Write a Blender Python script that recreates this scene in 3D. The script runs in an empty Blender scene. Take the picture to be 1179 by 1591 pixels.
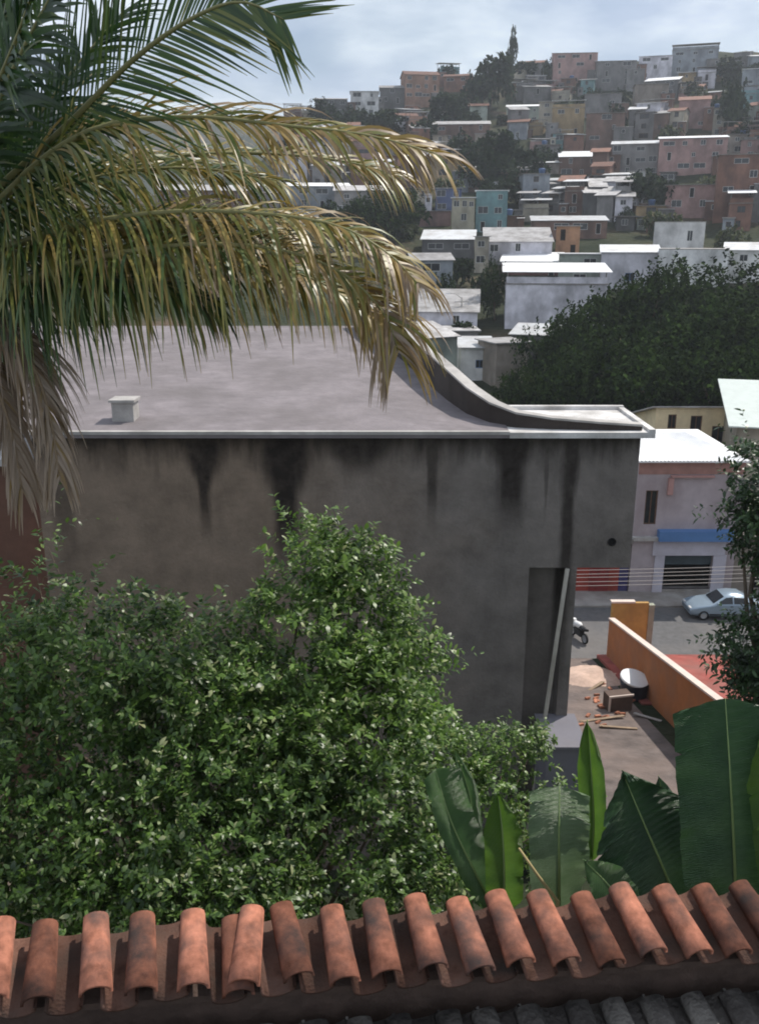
import bpy, math, random
import numpy as np
from mathutils import Vector, Matrix, noise as mnoise

R = math.radians
sc = bpy.context.scene
col = sc.collection

# ------------------------------------------------------------------ camera
F, CX, CY, PITCH = 1400.0, 589.5, 795.5, R(17.0)
cam_d = bpy.data.cameras.new('camera')
cam = bpy.data.objects.new('camera', cam_d)
col.objects.link(cam)
cam.location = (0, 0, 0)
cam.rotation_euler = (R(90) - PITCH, 0, 0)
cam_d.sensor_fit = 'VERTICAL'
cam_d.sensor_height = 24.0
cam_d.lens = 24.0 * F / 1591.0
cam_d.clip_start = 0.05
cam_d.clip_end = 8000
sc.camera = cam

# ------------------------------------------------------------------ sky, sun, exposure
SUN_AZ, SUN_EL = R(51), R(54)          # azimuth clockwise from the view direction
w = bpy.data.worlds.new('World')
sc.world = w
w.use_nodes = True
nt = w.node_tree
nt.nodes.clear()
out = nt.nodes.new('ShaderNodeOutputWorld')
bg = nt.nodes.new('ShaderNodeBackground')
sky = nt.nodes.new('ShaderNodeTexSky')
sky.sky_type = 'NISHITA'
sky.sun_disc = False
sky.sun_elevation = SUN_EL
sky.sun_rotation = SUN_AZ
sky.air_density = 1.0
sky.dust_density = 0.9
tc = nt.nodes.new('ShaderNodeTexCoord')
mp = nt.nodes.new('ShaderNodeMapping')
mp.inputs['Scale'].default_value = (1.0, 1.0, 2.6)
mp.inputs['Location'].default_value = (0.35, 0.1, 0.4)
n1 = nt.nodes.new('ShaderNodeTexNoise')
n1.inputs['Scale'].default_value = 3.2
n1.inputs['Detail'].default_value = 7
n1.inputs['Roughness'].default_value = 0.55
n2 = nt.nodes.new('ShaderNodeTexNoise')
n2.inputs['Scale'].default_value = 5.0
n2.inputs['Detail'].default_value = 5
cr = nt.nodes.new('ShaderNodeValToRGB')
cr.color_ramp.elements[0].position = 0.32
cr.color_ramp.elements[0].color = (0.25, 0.25, 0.25, 1)
cr.color_ramp.elements[1].position = 0.62
cr.color_ramp.elements[1].color = (1, 1, 1, 1)
cc = nt.nodes.new('ShaderNodeValToRGB')
cc.color_ramp.elements[0].position = 0.4
cc.color_ramp.elements[0].color = (6.6, 7.6, 9.6, 1)
cc.color_ramp.elements[1].position = 0.62
cc.color_ramp.elements[1].color = (13.0, 13.8, 14.4, 1)
mx = nt.nodes.new('ShaderNodeMix')
mx.data_type = 'RGBA'
lk = nt.links.new
lk(tc.outputs['Generated'], mp.inputs['Vector'])
lk(mp.outputs['Vector'], n1.inputs['Vector'])
lk(mp.outputs['Vector'], n2.inputs['Vector'])
lk(n1.outputs['Fac'], cr.inputs['Fac'])
lk(n2.outputs['Fac'], cc.inputs['Fac'])
lk(cr.outputs['Color'], mx.inputs['Factor'])
lk(sky.outputs['Color'], mx.inputs[6])
lk(cc.outputs['Color'], mx.inputs[7])
lk(mx.outputs[2], bg.inputs['Color'])
bg.inputs['Strength'].default_value = 0.10
lk(bg.outputs['Background'], out.inputs['Surface'])

sun_d = bpy.data.lights.new('sun', 'SUN')
sun_d.energy = 5.0
sun_d.angle = R(0.6)
sun_d.color = (1.0, 0.94, 0.85)
sun = bpy.data.objects.new('sun', sun_d)
col.objects.link(sun)
SD = Vector((math.sin(SUN_AZ) * math.cos(SUN_EL), math.cos(SUN_AZ) * math.cos(SUN_EL), math.sin(SUN_EL)))
sun.rotation_euler = SD.to_track_quat('Z', 'Y').to_euler()
sun.location = SD * 60

vs = sc.view_settings
vs.view_transform = 'Standard'
vs.look = 'None'
vs.exposure = -0.1
vs.gamma = 1.0
vs.use_curve_mapping = False
cy = sc.cycles
cy.use_denoising = True
cy.max_bounces = 6
cy.diffuse_bounces = 3
cy.glossy_bounces = 2
cy.transmission_bounces = 3
cy.volume_bounces = 0
cy.transparent_max_bounces = 4
cy.sample_clamp_indirect = 4.0
try:
    cy.filter_width = 1.9
except Exception:
    pass

# ------------------------------------------------------------------ helpers
CP, SP = math.cos(PITCH), math.sin(PITCH)


def ray(px, py):
    u, v = (px - CX) / F, (CY - py) / F
    return Vector((u, CP + v * SP, -SP + v * CP))


def at(px, py, Y):
    d = ray(px, py)
    return d * (Y / d.y)


def atz(px, py, z):
    d = ray(px, py)
    return d * (z / d.z)


def xat(px, z, Y):
    """x of image column px for a point at height z and distance Y"""
    dep = Y * CP - z * SP
    return (px - CX) / F * dep


def interp(x, xs, ys):
    return float(np.interp(x, xs, ys))


ROWS = [85, 150, 250, 350, 430, 500, 620]
DIST = [450, 390, 300, 220, 170, 140, 104]
PD, PZ = [], []
for y_, z_ in ((-60, -6.5), (4.0, -6.5), (10.0, -9.5), (20.0, -16.0), (27.0, -17.3), (41.0, -20.2), (41.6, -21.4), (52.0, -21.4), (70.0, -21.0)):
    PD.append(y_)
    PZ.append(z_)
for row, d in sorted(zip(ROWS, DIST), key=lambda a: a[1]):
    e = PITCH - math.atan((CY - row) / F)
    PD.append(d)
    PZ.append(-d * math.tan(e))
PD.append(700)
PZ.append(PZ[-1] + 60)
RPX = [-4000, 100, 330, 420, 470, 545, 640, 735, 850, 950, 1080, 1200, 1500, 4000]
RROW = [330, 330, 300, 250, 178, 160, 138, 118, 106, 101, 97, 108, 120, 200]


def ridge_d(px):
    row = interp(px, RPX, RROW)
    return interp(row, ROWS, DIST)


def sstep(a, b, x):
    t = min(1, max(0, (x - a) / (b - a)))
    return t * t * (3 - 2 * t)


def zt(x, y):
    if y < 52:
        return interp(y, PD, PZ)
    t = sstep(52, 80, y)
    d = y * (1 - t) + math.hypot(x, y) * t
    px = CX + F * x / (y * CP + 0.0 + 0.06 * y)
    rd = ridge_d(px)
    if d <= rd:
        z = interp(d, PD, PZ)
    else:
        zr = interp(rd, PD, PZ)
        z = max(zr - 0.22 * (d - rd) - 0.0006 * (d - rd) ** 2, min(zr, 8.0))
        far = 112 * math.exp(-((d - 1000) / 190.0) ** 2) * (1 + 0.16 * mnoise.noise((x / 260, y / 300, 0)))
        z = max(z, far)
    if d > 90:
        a = min(1.0, (d - 90) / 120)
        z += a * 2.2 * mnoise.noise((x / 30, y / 30, 3.1))
    return z


def march(px, row, dmin=60, dmax=560):
    d = ray(px, row)
    d = d / math.hypot(d.x, d.y)
    s = dmin
    while s < dmax:
        p = d * s
        if p.z <= zt(p.x, p.y):
            return p
        s += 1.0
    return None


def tag(o, label=None, cat=None, group=None, kind=None):
    if label:
        o['label'] = label
    if cat:
        o['category'] = cat
    if group:
        o['group'] = group
    if kind:
        o['kind'] = kind
    return o


def empty(name, loc=(0, 0, 0), rz=0.0, parent=None):
    o = bpy.data.objects.new(name, None)
    o.empty_display_size = 0.2
    col.objects.link(o)
    o.location = loc
    o.rotation_euler = (0, 0, rz)
    if parent:
        o.parent = parent
    return o


def link_mesh(name, me, mats, parent=None):
    for m in (mats if isinstance(mats, (list, tuple)) else [mats]):
        if m is not None and len(me.materials) < 8 and me.users == 0:
            me.materials.append(m)
    o = bpy.data.objects.new(name, me)
    col.objects.link(o)
    if parent:
        o.parent = parent
    return o


class MB:
    def __init__(s):
        s.v, s.f, s.m = [], [], []

    def add(s, vs, fs, m=0):
        b = len(s.v)
        s.v += [tuple(p) for p in vs]
        for f in fs:
            s.f.append(tuple(b + i for i in f))
            s.m.append(m)

    def quad(s, a, b, c, d, m=0):
        s.add((a, b, c, d), ((0, 1, 2, 3),), m)

    def box(s, x0, x1, y0, y1, z0, z1, m=0, M=None):
        v = [Vector(p) for p in ((x0, y0, z0), (x1, y0, z0), (x1, y1, z0), (x0, y1, z0), (x0, y0, z1), (x1, y0, z1), (x1, y1, z1), (x0, y1, z1))]
        if M is not None:
            v = [M @ p for p in v]
        s.add(v, ((0, 3, 2, 1), (4, 5, 6, 7), (0, 1, 5, 4), (1, 2, 6, 5), (2, 3, 7, 6), (3, 0, 4, 7)), m)

    def hexa(s, v, m=0):
        s.add(v, ((0, 3, 2, 1), (4, 5, 6, 7), (0, 1, 5, 4), (1, 2, 6, 5), (2, 3, 7, 6), (3, 0, 4, 7)), m)

    def tube(s, pts, rad, n=8, m=0, cap=True):
        pts = [Vector(p) for p in pts]
        if not isinstance(rad, (list, tuple)):
            rad = [rad] * len(pts)
        b = len(s.v)
        ref = Vector((0.13, 0.31, 0.94))
        for i, p in enumerate(pts):
            t = (pts[min(i + 1, len(pts) - 1)] - pts[max(i - 1, 0)]).normalized()
            a = t.cross(ref)
            if a.length < 1e-3:
                a = t.cross(Vector((1, 0, 0)))
            a.normalize()
            c = t.cross(a)
            for k in range(n):
                th = 2 * math.pi * k / n
                s.v.append(tuple(p + (a * math.cos(th) + c * math.sin(th)) * rad[i]))
        for i in range(len(pts) - 1):
            for k in range(n):
                s.f.append((b + i * n + k, b + i * n + (k + 1) % n, b + (i + 1) * n + (k + 1) % n, b + (i + 1) * n + k))
                s.m.append(m)
        if cap:
            s.f.append(tuple(b + k for k in reversed(range(n))))
            s.m.append(m)
            s.f.append(tuple(b + (len(pts) - 1) * n + k for k in range(n)))
            s.m.append(m)

    def lathe(s, prof, n=16, m=0, M=None):
        b = len(s.v)
        for (r, z) in prof:
            for k in range(n):
                th = 2 * math.pi * k / n
                p = Vector((r * math.cos(th), r * math.sin(th), z))
                s.v.append(tuple(M @ p if M is not None else p))
        for i in range(len(prof) - 1):
            for k in range(n):
                s.f.append((b + i * n + k, b + i * n + (k + 1) % n, b + (i + 1) * n + (k + 1) % n, b + (i + 1) * n + k))
                s.m.append(m)

    def mesh(s, name, mats, smooth=False):
        me = bpy.data.meshes.new(name)
        me.from_pydata(s.v, [], s.f)
        for m in (mats if isinstance(mats, (list, tuple)) else [mats]):
            me.materials.append(m)
        me.polygons.foreach_set('material_index', s.m)
        if smooth:
            me.polygons.foreach_set('use_smooth', [True] * len(s.f))
        me.update()
        return me

    def build(s, name, mats, parent=None, smooth=False):
        o = bpy.data.objects.new(name, s.mesh(name, mats, smooth))
        col.objects.link(o)
        if parent:
            o.parent = parent
        return o


# ------------------------------------------------------------------ materials
MAT = {}


def mat(name, c, rough=0.85, var=0.25, scale=1.5, dirt=None, dscale=0.6, damt=0.5, bump=0.0, bscale=20, spec=0.3, metal=0.0, perobj=0.0, streak=0.0):
    if name in MAT:
        return MAT[name]
    m = bpy.data.materials.new(name)
    m.use_nodes = True
    t = m.node_tree
    N, L = t.nodes, t.links.new
    b = N['Principled BSDF']
    b.inputs['Roughness'].default_value = rough
    b.inputs['Specular IOR Level'].default_value = spec
    b.inputs['Metallic'].default_value = metal
    co = N.new('ShaderNodeTexCoord')
    no = N.new('ShaderNodeTexNoise')
    no.inputs['Scale'].default_value = scale
    no.inputs['Detail'].default_value = 8
    no.inputs['Roughness'].default_value = 0.62
    src = co.outputs['Object']
    if perobj:
        oi0 = N.new('ShaderNodeObjectInfo')
        sc_ = N.new('ShaderNodeVectorMath')
        sc_.operation = 'SCALE'
        sc_.inputs[0].default_value = (37.0, 61.0, 53.0)
        L(oi0.outputs['Random'], sc_.inputs['Scale'])
        ad_ = N.new('ShaderNodeVectorMath')
        ad_.operation = 'ADD'
        L(src, ad_.inputs[0])
        L(sc_.outputs[0], ad_.inputs[1])
        src = ad_.outputs[0]
    L(src, no.inputs['Vector'])
    ra = N.new('ShaderNodeValToRGB')
    ra.color_ramp.elements[0].position = 0.3
    ra.color_ramp.elements[1].position = 0.72
    ra.color_ramp.elements[0].color = tuple(x * (1 - var) for x in c) + (1,)
    ra.color_ramp.elements[1].color = tuple(min(1, x * (1 + var)) for x in c) + (1,)
    L(no.outputs['Fac'], ra.inputs['Fac'])
    last = ra.outputs['Color']
    if dirt is not None:
        mp_ = N.new('ShaderNodeMapping')
        mp_.inputs['Scale'].default_value = (1, 1, 1 - 0.85 * streak)
        L(src, mp_.inputs['Vector'])
        n_ = N.new('ShaderNodeTexNoise')
        n_.inputs['Scale'].default_value = dscale
        n_.inputs['Detail'].default_value = 6
        n_.inputs['Roughness'].default_value = 0.6
        L(mp_.outputs['Vector'], n_.inputs['Vector'])
        r_ = N.new('ShaderNodeValToRGB')
        r_.color_ramp.elements[0].position = 0.42
        r_.color_ramp.elements[1].position = 0.68
        r_.color_ramp.elements[0].color = (0, 0, 0, 1)
        r_.color_ramp.elements[1].color = (damt, damt, damt, 1)
        L(n_.outputs['Fac'], r_.inputs['Fac'])
        x = N.new('ShaderNodeMix')
        x.data_type = 'RGBA'
        L(r_.outputs['Color'], x.inputs['Factor'])
        L(last, x.inputs[6])
        x.inputs[7].default_value = tuple(dirt) + (1,)
        last = x.outputs[2]
    if perobj:
        oi = N.new('ShaderNodeObjectInfo')
        hs = N.new('ShaderNodeHueSaturation')
        ma = N.new('ShaderNodeMapRange')
        ma.inputs['To Min'].default_value = 1 - perobj
        ma.inputs['To Max'].default_value = 1 + perobj
        L(oi.outputs['Random'], ma.inputs['Value'])
        L(ma.outputs['Result'], hs.inputs['Value'])
        L(last, hs.inputs['Color'])
        last = hs.outputs['Color']
    L(last, b.inputs['Base Color'])
    if bump:
        bn = N.new('ShaderNodeTexNoise')
        bn.inputs['Scale'].default_value = bscale
        bn.inputs['Detail'].default_value = 6
        L(src, bn.inputs['Vector'])
        bu = N.new('ShaderNodeBump')
        bu.inputs['Strength'].default_value = bump
        bu.inputs['Distance'].default_value = 0.05
        L(bn.outputs['Fac'], bu.inputs['Height'])
        L(bu.outputs['Normal'], b.inputs['Normal'])
    MAT[name] = m
    return m


def leaf_mat(name, dark, light, odd=None, rough=0.38, trans=0.3, spec=0.5):
    """foliage: every leaf (mesh island) takes its own shade between dark and light, a few take the odd colour"""
    m = bpy.data.materials.new(name)
    m.use_nodes = True
    t = m.node_tree
    N, L = t.nodes, t.links.new
    b = N['Principled BSDF']
    b.inputs['Roughness'].default_value = rough
    b.inputs['Specular IOR Level'].default_value = spec
    g = N.new('ShaderNodeNewGeometry')
    ra = N.new('ShaderNodeValToRGB')
    e = ra.color_ramp.elements
    e[0].position, e[0].color = 0.0, tuple(dark) + (1,)
    e[1].position, e[1].color = 0.88, tuple(light) + (1,)
    if odd:
        x = e.new(0.97)
        x.color = tuple(odd) + (1,)
    L(g.outputs['Random Per Island'], ra.inputs['Fac'])
    co = N.new('ShaderNodeTexCoord')
    no = N.new('ShaderNodeTexNoise')
    no.inputs['Scale'].default_value = 1.3
    no.inputs['Detail'].default_value = 3
    L(co.outputs['Object'], no.inputs['Vector'])
    mr = N.new('ShaderNodeMapRange')
    mr.inputs['From Min'].default_value = 0.3
    mr.inputs['From Max'].default_value = 0.7
    mr.inputs['To Min'].default_value = 0.7
    mr.inputs['To Max'].default_value = 1.3
    L(no.outputs['Fac'], mr.inputs['Value'])
    hs = N.new('ShaderNodeHueSaturation')
    L(mr.outputs['Result'], hs.inputs['Value'])
    L(ra.outputs['Color'], hs.inputs['Color'])
    L(hs.outputs['Color'], b.inputs['Base Color'])
    tr = N.new('ShaderNodeBsdfTranslucent')
    L(hs.outputs['Color'], tr.inputs['Color'])
    ms = N.new('ShaderNodeMixShader')
    ms.inputs['Fac'].default_value = trans
    L(b.outputs['BSDF'], ms.inputs[1])
    L(tr.outputs['BSDF'], ms.inputs[2])
    L(ms.outputs['Shader'], N['Material Output'].inputs['Surface'])
    MAT[name] = m
    return m


DIRT = (0.07, 0.06, 0.05)
mat('concrete', (0.27, 0.25, 0.23), dirt=DIRT, dscale=0.5, damt=0.6, bump=0.25)
mat('pale_concrete', (0.42, 0.40, 0.38), dirt=DIRT, dscale=0.7, damt=0.4, bump=0.2)
mat('roof_cement', (0.205, 0.182, 0.19), var=0.22, scale=1.6, dirt=(0.13, 0.115, 0.115), dscale=0.45, damt=0.8, bump=0.5, bscale=5)
mat('white_roof', (0.80, 0.80, 0.80), rough=0.5, var=0.08)
mat('metal_roof', (0.62, 0.63, 0.64), rough=0.45, var=0.12, dirt=(0.25, 0.2, 0.16), dscale=0.4, damt=0.5, perobj=0.25)
mat('fibre_roof', (0.38, 0.37, 0.37), rough=0.8, var=0.2, dirt=(0.12, 0.11, 0.1), dscale=0.5, damt=0.7, perobj=0.3)
mat('clay_roof', (0.20, 0.10, 0.07), rough=0.85, var=0.3, dirt=(0.1, 0.07, 0.06), dscale=0.7, damt=0.6, perobj=0.25)
mat('pale_green_roof', (0.50, 0.55, 0.52), rough=0.5, var=0.08)
mat('dark_glass', (0.018, 0.021, 0.026), rough=0.15, var=0.3, spec=0.5)
mat('dark_opening', (0.012, 0.011, 0.011), rough=0.9, var=0.3)
mat('frame_white', (0.6, 0.6, 0.58), rough=0.5, var=0.08)
mat('frame_brown', (0.13, 0.07, 0.04), rough=0.6, var=0.2)
mat('frame_blue', (0.10, 0.19, 0.36), rough=0.5, var=0.1)
mat('asphalt', (0.11, 0.108, 0.11), var=0.2, scale=3, dirt=(0.17, 0.155, 0.145), dscale=0.25, damt=0.7, bump=0.3, bscale=60)
mat('pavement', (0.32, 0.30, 0.28), var=0.18, dirt=(0.15, 0.12, 0.1), dscale=0.5, damt=0.6, bump=0.2)
mat('yard_soil', (0.12, 0.098, 0.09), var=0.4, scale=1.4, dirt=(0.22, 0.165, 0.14), dscale=0.3, damt=0.8, bump=0.9, bscale=4)
mat('red_floor', (0.30, 0.075, 0.06), var=0.25, dirt=(0.2, 0.12, 0.1), dscale=0.6, damt=0.6)
mat('orange_wall', (0.40, 0.15, 0.055), var=0.15, dirt=(0.30, 0.15, 0.09), dscale=0.5, damt=0.8, bump=0.15)
mat('ochre_wall', (0.50, 0.30, 0.09), var=0.15, dirt=(0.25, 0.14, 0.06), dscale=0.7, damt=0.7)
mat('coping', (0.62, 0.52, 0.46), var=0.12)
mat('clay_tile', (0.29, 0.12, 0.078), rough=0.97, var=0.5, scale=14, dirt=(0.06, 0.048, 0.045), dscale=5, damt=0.95, bump=0.10, bscale=170, perobj=0.55, spec=0.1)
mat('clay_pan', (0.13, 0.068, 0.05), rough=0.97, var=0.5, scale=12, dirt=(0.04, 0.034, 0.03), dscale=6, damt=0.9, bump=0.25, bscale=70, perobj=0.4, spec=0.1)  # pans darker than covers: dirt plus the shade between covers in the colour
mat('grey_tile', (0.085, 0.076, 0.07), rough=0.95, var=0.45, scale=6, dirt=(0.24, 0.225, 0.20), dscale=5, damt=0.6, bump=0.4, bscale=40, perobj=0.25)
mat('bark', (0.13, 0.10, 0.075), var=0.35, scale=6, bump=0.6, bscale=18)
mat('palm_bark', (0.20, 0.165, 0.13), var=0.3, scale=5, bump=0.6, bscale=12)
mat('wood', (0.26, 0.19, 0.13), var=0.3, scale=4)
mat('tyre', (0.02, 0.02, 0.02), rough=0.8)
mat('rim', (0.45, 0.46, 0.48), rough=0.35, metal=0.6, var=0.1)
mat('car_paint', (0.30, 0.38, 0.46), rough=0.28, var=0.05, metal=0.35, spec=0.6)
mat('black_plastic', (0.025, 0.025, 0.027), rough=0.5)
mat('white_plastic', (0.75, 0.75, 0.75), rough=0.4, var=0.06)
mat('tank_blue', (0.07, 0.13, 0.27), rough=0.5, var=0.12)
mat('lamp_glass', (0.6, 0.6, 0.6), rough=0.2, var=0.05)
mat('red_lamp', (0.4, 0.02, 0.02), rough=0.3)
mat('wire', (0.12, 0.12, 0.125), rough=0.6)
mat('pale_wire', (0.42, 0.40, 0.38), rough=0.6, var=0.1)
mat('pipe', (0.46, 0.43, 0.37), rough=0.6, var=0.15, dirt=(0.2, 0.17, 0.13), dscale=1.2, damt=0.5)
mat('brick_piece', (0.36, 0.15, 0.09), var=0.3, perobj=0.3)
mat('blue_band', (0.09, 0.20, 0.42), rough=0.5, var=0.1)
mat('lilac', (0.52, 0.50, 0.57), var=0.1, dirt=(0.3, 0.28, 0.3), damt=0.4)
mat('shop_pink', (0.43, 0.375, 0.395), var=0.12, dirt=(0.24, 0.19, 0.19), dscale=0.4, damt=0.6, streak=0.6)
mat('shop_red', (0.33, 0.055, 0.04), var=0.15, dirt=(0.16, 0.04, 0.035), damt=0.5)
mat('shop_navy', (0.05, 0.045, 0.13), var=0.15)
mat('hut_grey', (0.17, 0.165, 0.19), var=0.1, dirt=(0.22, 0.2, 0.2), damt=0.5)
mat('brick_red', (0.17, 0.085, 0.06), var=0.25, dirt=(0.12, 0.07, 0.05), dscale=0.5, damt=0.6, bump=0.2)

WALLC = {
    'raw brick': (0.30, 0.135, 0.085), 'brown brick': (0.235, 0.13, 0.095), 'grey cement': (0.27, 0.255, 0.25), 'dark grey': (0.17, 0.165, 0.165),
    'cream': (0.50, 0.44, 0.33), 'white': (0.64, 0.63, 0.62), 'lilac white': (0.56, 0.54, 0.60), 'pink': (0.47, 0.26, 0.23),
    'ochre': (0.46, 0.31, 0.13), 'salmon': (0.52, 0.27, 0.17), 'turquoise': (0.20, 0.42, 0.44), 'blue': (0.13, 0.18, 0.38),
    'pale green': (0.42, 0.48, 0.40), 'maroon': (0.20, 0.07, 0.06), 'pale yellow': (0.58, 0.52, 0.36), 'orange': (0.55, 0.26, 0.11),
    'blue grey': (0.33, 0.37, 0.42), 'beige': (0.38, 0.31, 0.25),
}
for k, c in WALLC.items():
    gm = sum(c) / 3
    c = tuple((0.76 * x + 0.24 * gm) * (0.80 if 'white' not in k else 1.12) for x in c)
    mat('wall ' + k, c, var=0.22, scale=0.5, dirt=tuple(x * 0.35 + 0.01 for x in c), dscale=0.35, damt=0.8, perobj=0.18, streak=0.5)

leaf_mat('shrub_leaf', (0.024, 0.058, 0.014), (0.145, 0.25, 0.05), (0.36, 0.39, 0.20), rough=0.40, trans=0.40, spec=0.6)
leaf_mat('shrub_leaf_light', (0.035, 0.08, 0.016), (0.18, 0.30, 0.055), (0.38, 0.42, 0.20), rough=0.40, trans=0.42, spec=0.6)
leaf_mat('dark_leaf', (0.012, 0.03, 0.010), (0.04, 0.085, 0.022), None, rough=0.4, trans=0.15)
leaf_mat('tree_leaf', (0.006, 0.014, 0.008), (0.038, 0.066, 0.016), None, rough=0.9, trans=0.2, spec=0.04)
leaf_mat('hill_leaf', (0.012, 0.022, 0.013), (0.034, 0.052, 0.022), None, rough=0.9, trans=0.15, spec=0.04)
leaf_mat('scrub_leaf', (0.035, 0.05, 0.02), (0.09, 0.11, 0.04), (0.16, 0.14, 0.07), rough=0.7, trans=0.2, spec=0.2)


def terrain_mat():
    m = bpy.data.materials.new('terrain')
    m.use_nodes = True
    t = m.node_tree
    N, L = t.nodes, t.links.new
    b = N['Principled BSDF']
    b.inputs['Roughness'].default_value = 0.95
    b.inputs['Specular IOR Level'].default_value = 0.1
    co = N.new('ShaderNodeTexCoord')
    a = N.new('ShaderNodeTexNoise')
    a.inputs['Scale'].default_value = 0.05
    a.inputs['Detail'].default_value = 9
    a.inputs['Roughness'].default_value = 0.65
    L(co.outputs['Object'], a.inputs['Vector'])
    r = N.new('ShaderNodeValToRGB')
    e = r.color_ramp.elements
    e[0].position, e[0].color = 0.36, (0.018, 0.026, 0.013, 1)
    e[1].position, e[1].color = 0.70, (0.13, 0.085, 0.06, 1)
    x = e.new(0.54)
    x.color = (0.04, 0.044, 0.024, 1)
    L(a.outputs['Fac'], r.inputs['Fac'])
    L(r.outputs['Color'], b.inputs['Base Color'])
    c = N.new('ShaderNodeTexNoise')
    c.inputs['Scale'].default_value = 0.9
    c.inputs['Detail'].default_value = 8
    L(co.outputs['Object'], c.inputs['Vector'])
    bu = N.new('ShaderNodeBump')
    bu.inputs['Distance'].default_value = 0.6
    bu.inputs['Strength'].default_value = 0.7
    L(c.outputs['Fac'], bu.inputs['Height'])
    L(bu.outputs['Normal'], b.inputs['Normal'])
    MAT['terrain'] = m


terrain_mat()

# ------------------------------------------------------------------ terrain, street, yard
xs = sorted(set(list(np.arange(-60, 61, 4.0)) + list(np.arange(-340, 341, 10.0)) + list(np.arange(-1700, 1701, 60.0))))
ys = sorted(set([-60, -30, -10, 0, 4, 7, 10, 13, 16, 20, 24, 27, 31, 36, 41, 41.6, 46, 52] + list(np.arange(56, 120, 4.0)) + list(np.arange(120, 620, 8.0)) + list(np.arange(620, 2600, 45.0))))
tv = [(x, y, zt(x, y)) for y in ys for x in xs]
nx = len(xs)
tf = [(j * nx + i, j * nx + i + 1, (j + 1) * nx + i + 1, (j + 1) * nx + i) for j in range(len(ys) - 1) for i in range(nx - 1)]
me = bpy.data.meshes.new('terrain')
me.from_pydata(tv, [], tf)
me.materials.append(MAT['terrain'])
me.polygons.foreach_set('use_smooth', [True] * len(tf))
terrain = bpy.data.objects.new('terrain', me)
col.objects.link(terrain)
tag(terrain, 'scrubby hillside ground rising to the crest', kind='structure')

SZ = -21.3
mb = MB()
mb.box(-120, 160, 42.4, 50.2, SZ - 0.09, SZ)
tag(mb.build('street', MAT['asphalt']), 'asphalt street running past the shops', kind='structure')
mb = MB()
mb.box(-120, 160, 50.2, 53.2, SZ - 0.09, SZ + 0.13)
mb.box(-120, 160, 50.06, 50.2, SZ - 0.09, SZ + 0.12)
tag(mb.build('far_pavement', MAT['pavement']), 'cement pavement in front of the shops', kind='structure')
mb = MB()
mb.box(-120, 160, 41.55, 42.4, SZ - 0.09, SZ + 0.12)
tag(mb.build('near_pavement', MAT['pavement']), 'cement pavement at the foot of the yard', kind='structure')
mb = MB()
yb = [20.2, 27.0, 41.0]
for a, b in zip(yb[:-1], yb[1:]):
    mb.quad((4.0, a, zt(0, a) + 0.012), (10.6, a, zt(0, a) + 0.012), (10.6, b, zt(0, b) + 0.012), (4.0, b, zt(0, b) + 0.012))
tag(mb.build('yard', MAT['yard_soil']), 'bare dirt yard sloping to the street', kind='structure')
mb = MB()
mb.hexa([(10.9, 33.5, zt(0, 33.5) - .1), (18, 33.5, zt(0, 33.5) - .1), (18, 41.2, zt(0, 41) - .1), (10.9, 41.2, zt(0, 41) - .1),
         (10.9, 33.5, zt(0, 33.5) + .08), (18, 33.5, zt(0, 33.5) + .08), (18, 41.2, zt(0, 41) + .12), (10.9, 41.2, zt(0, 41) + .12)])
tag(mb.build('patio', MAT['red_floor']), 'red painted cement patio behind the orange wall', kind='structure')


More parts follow.
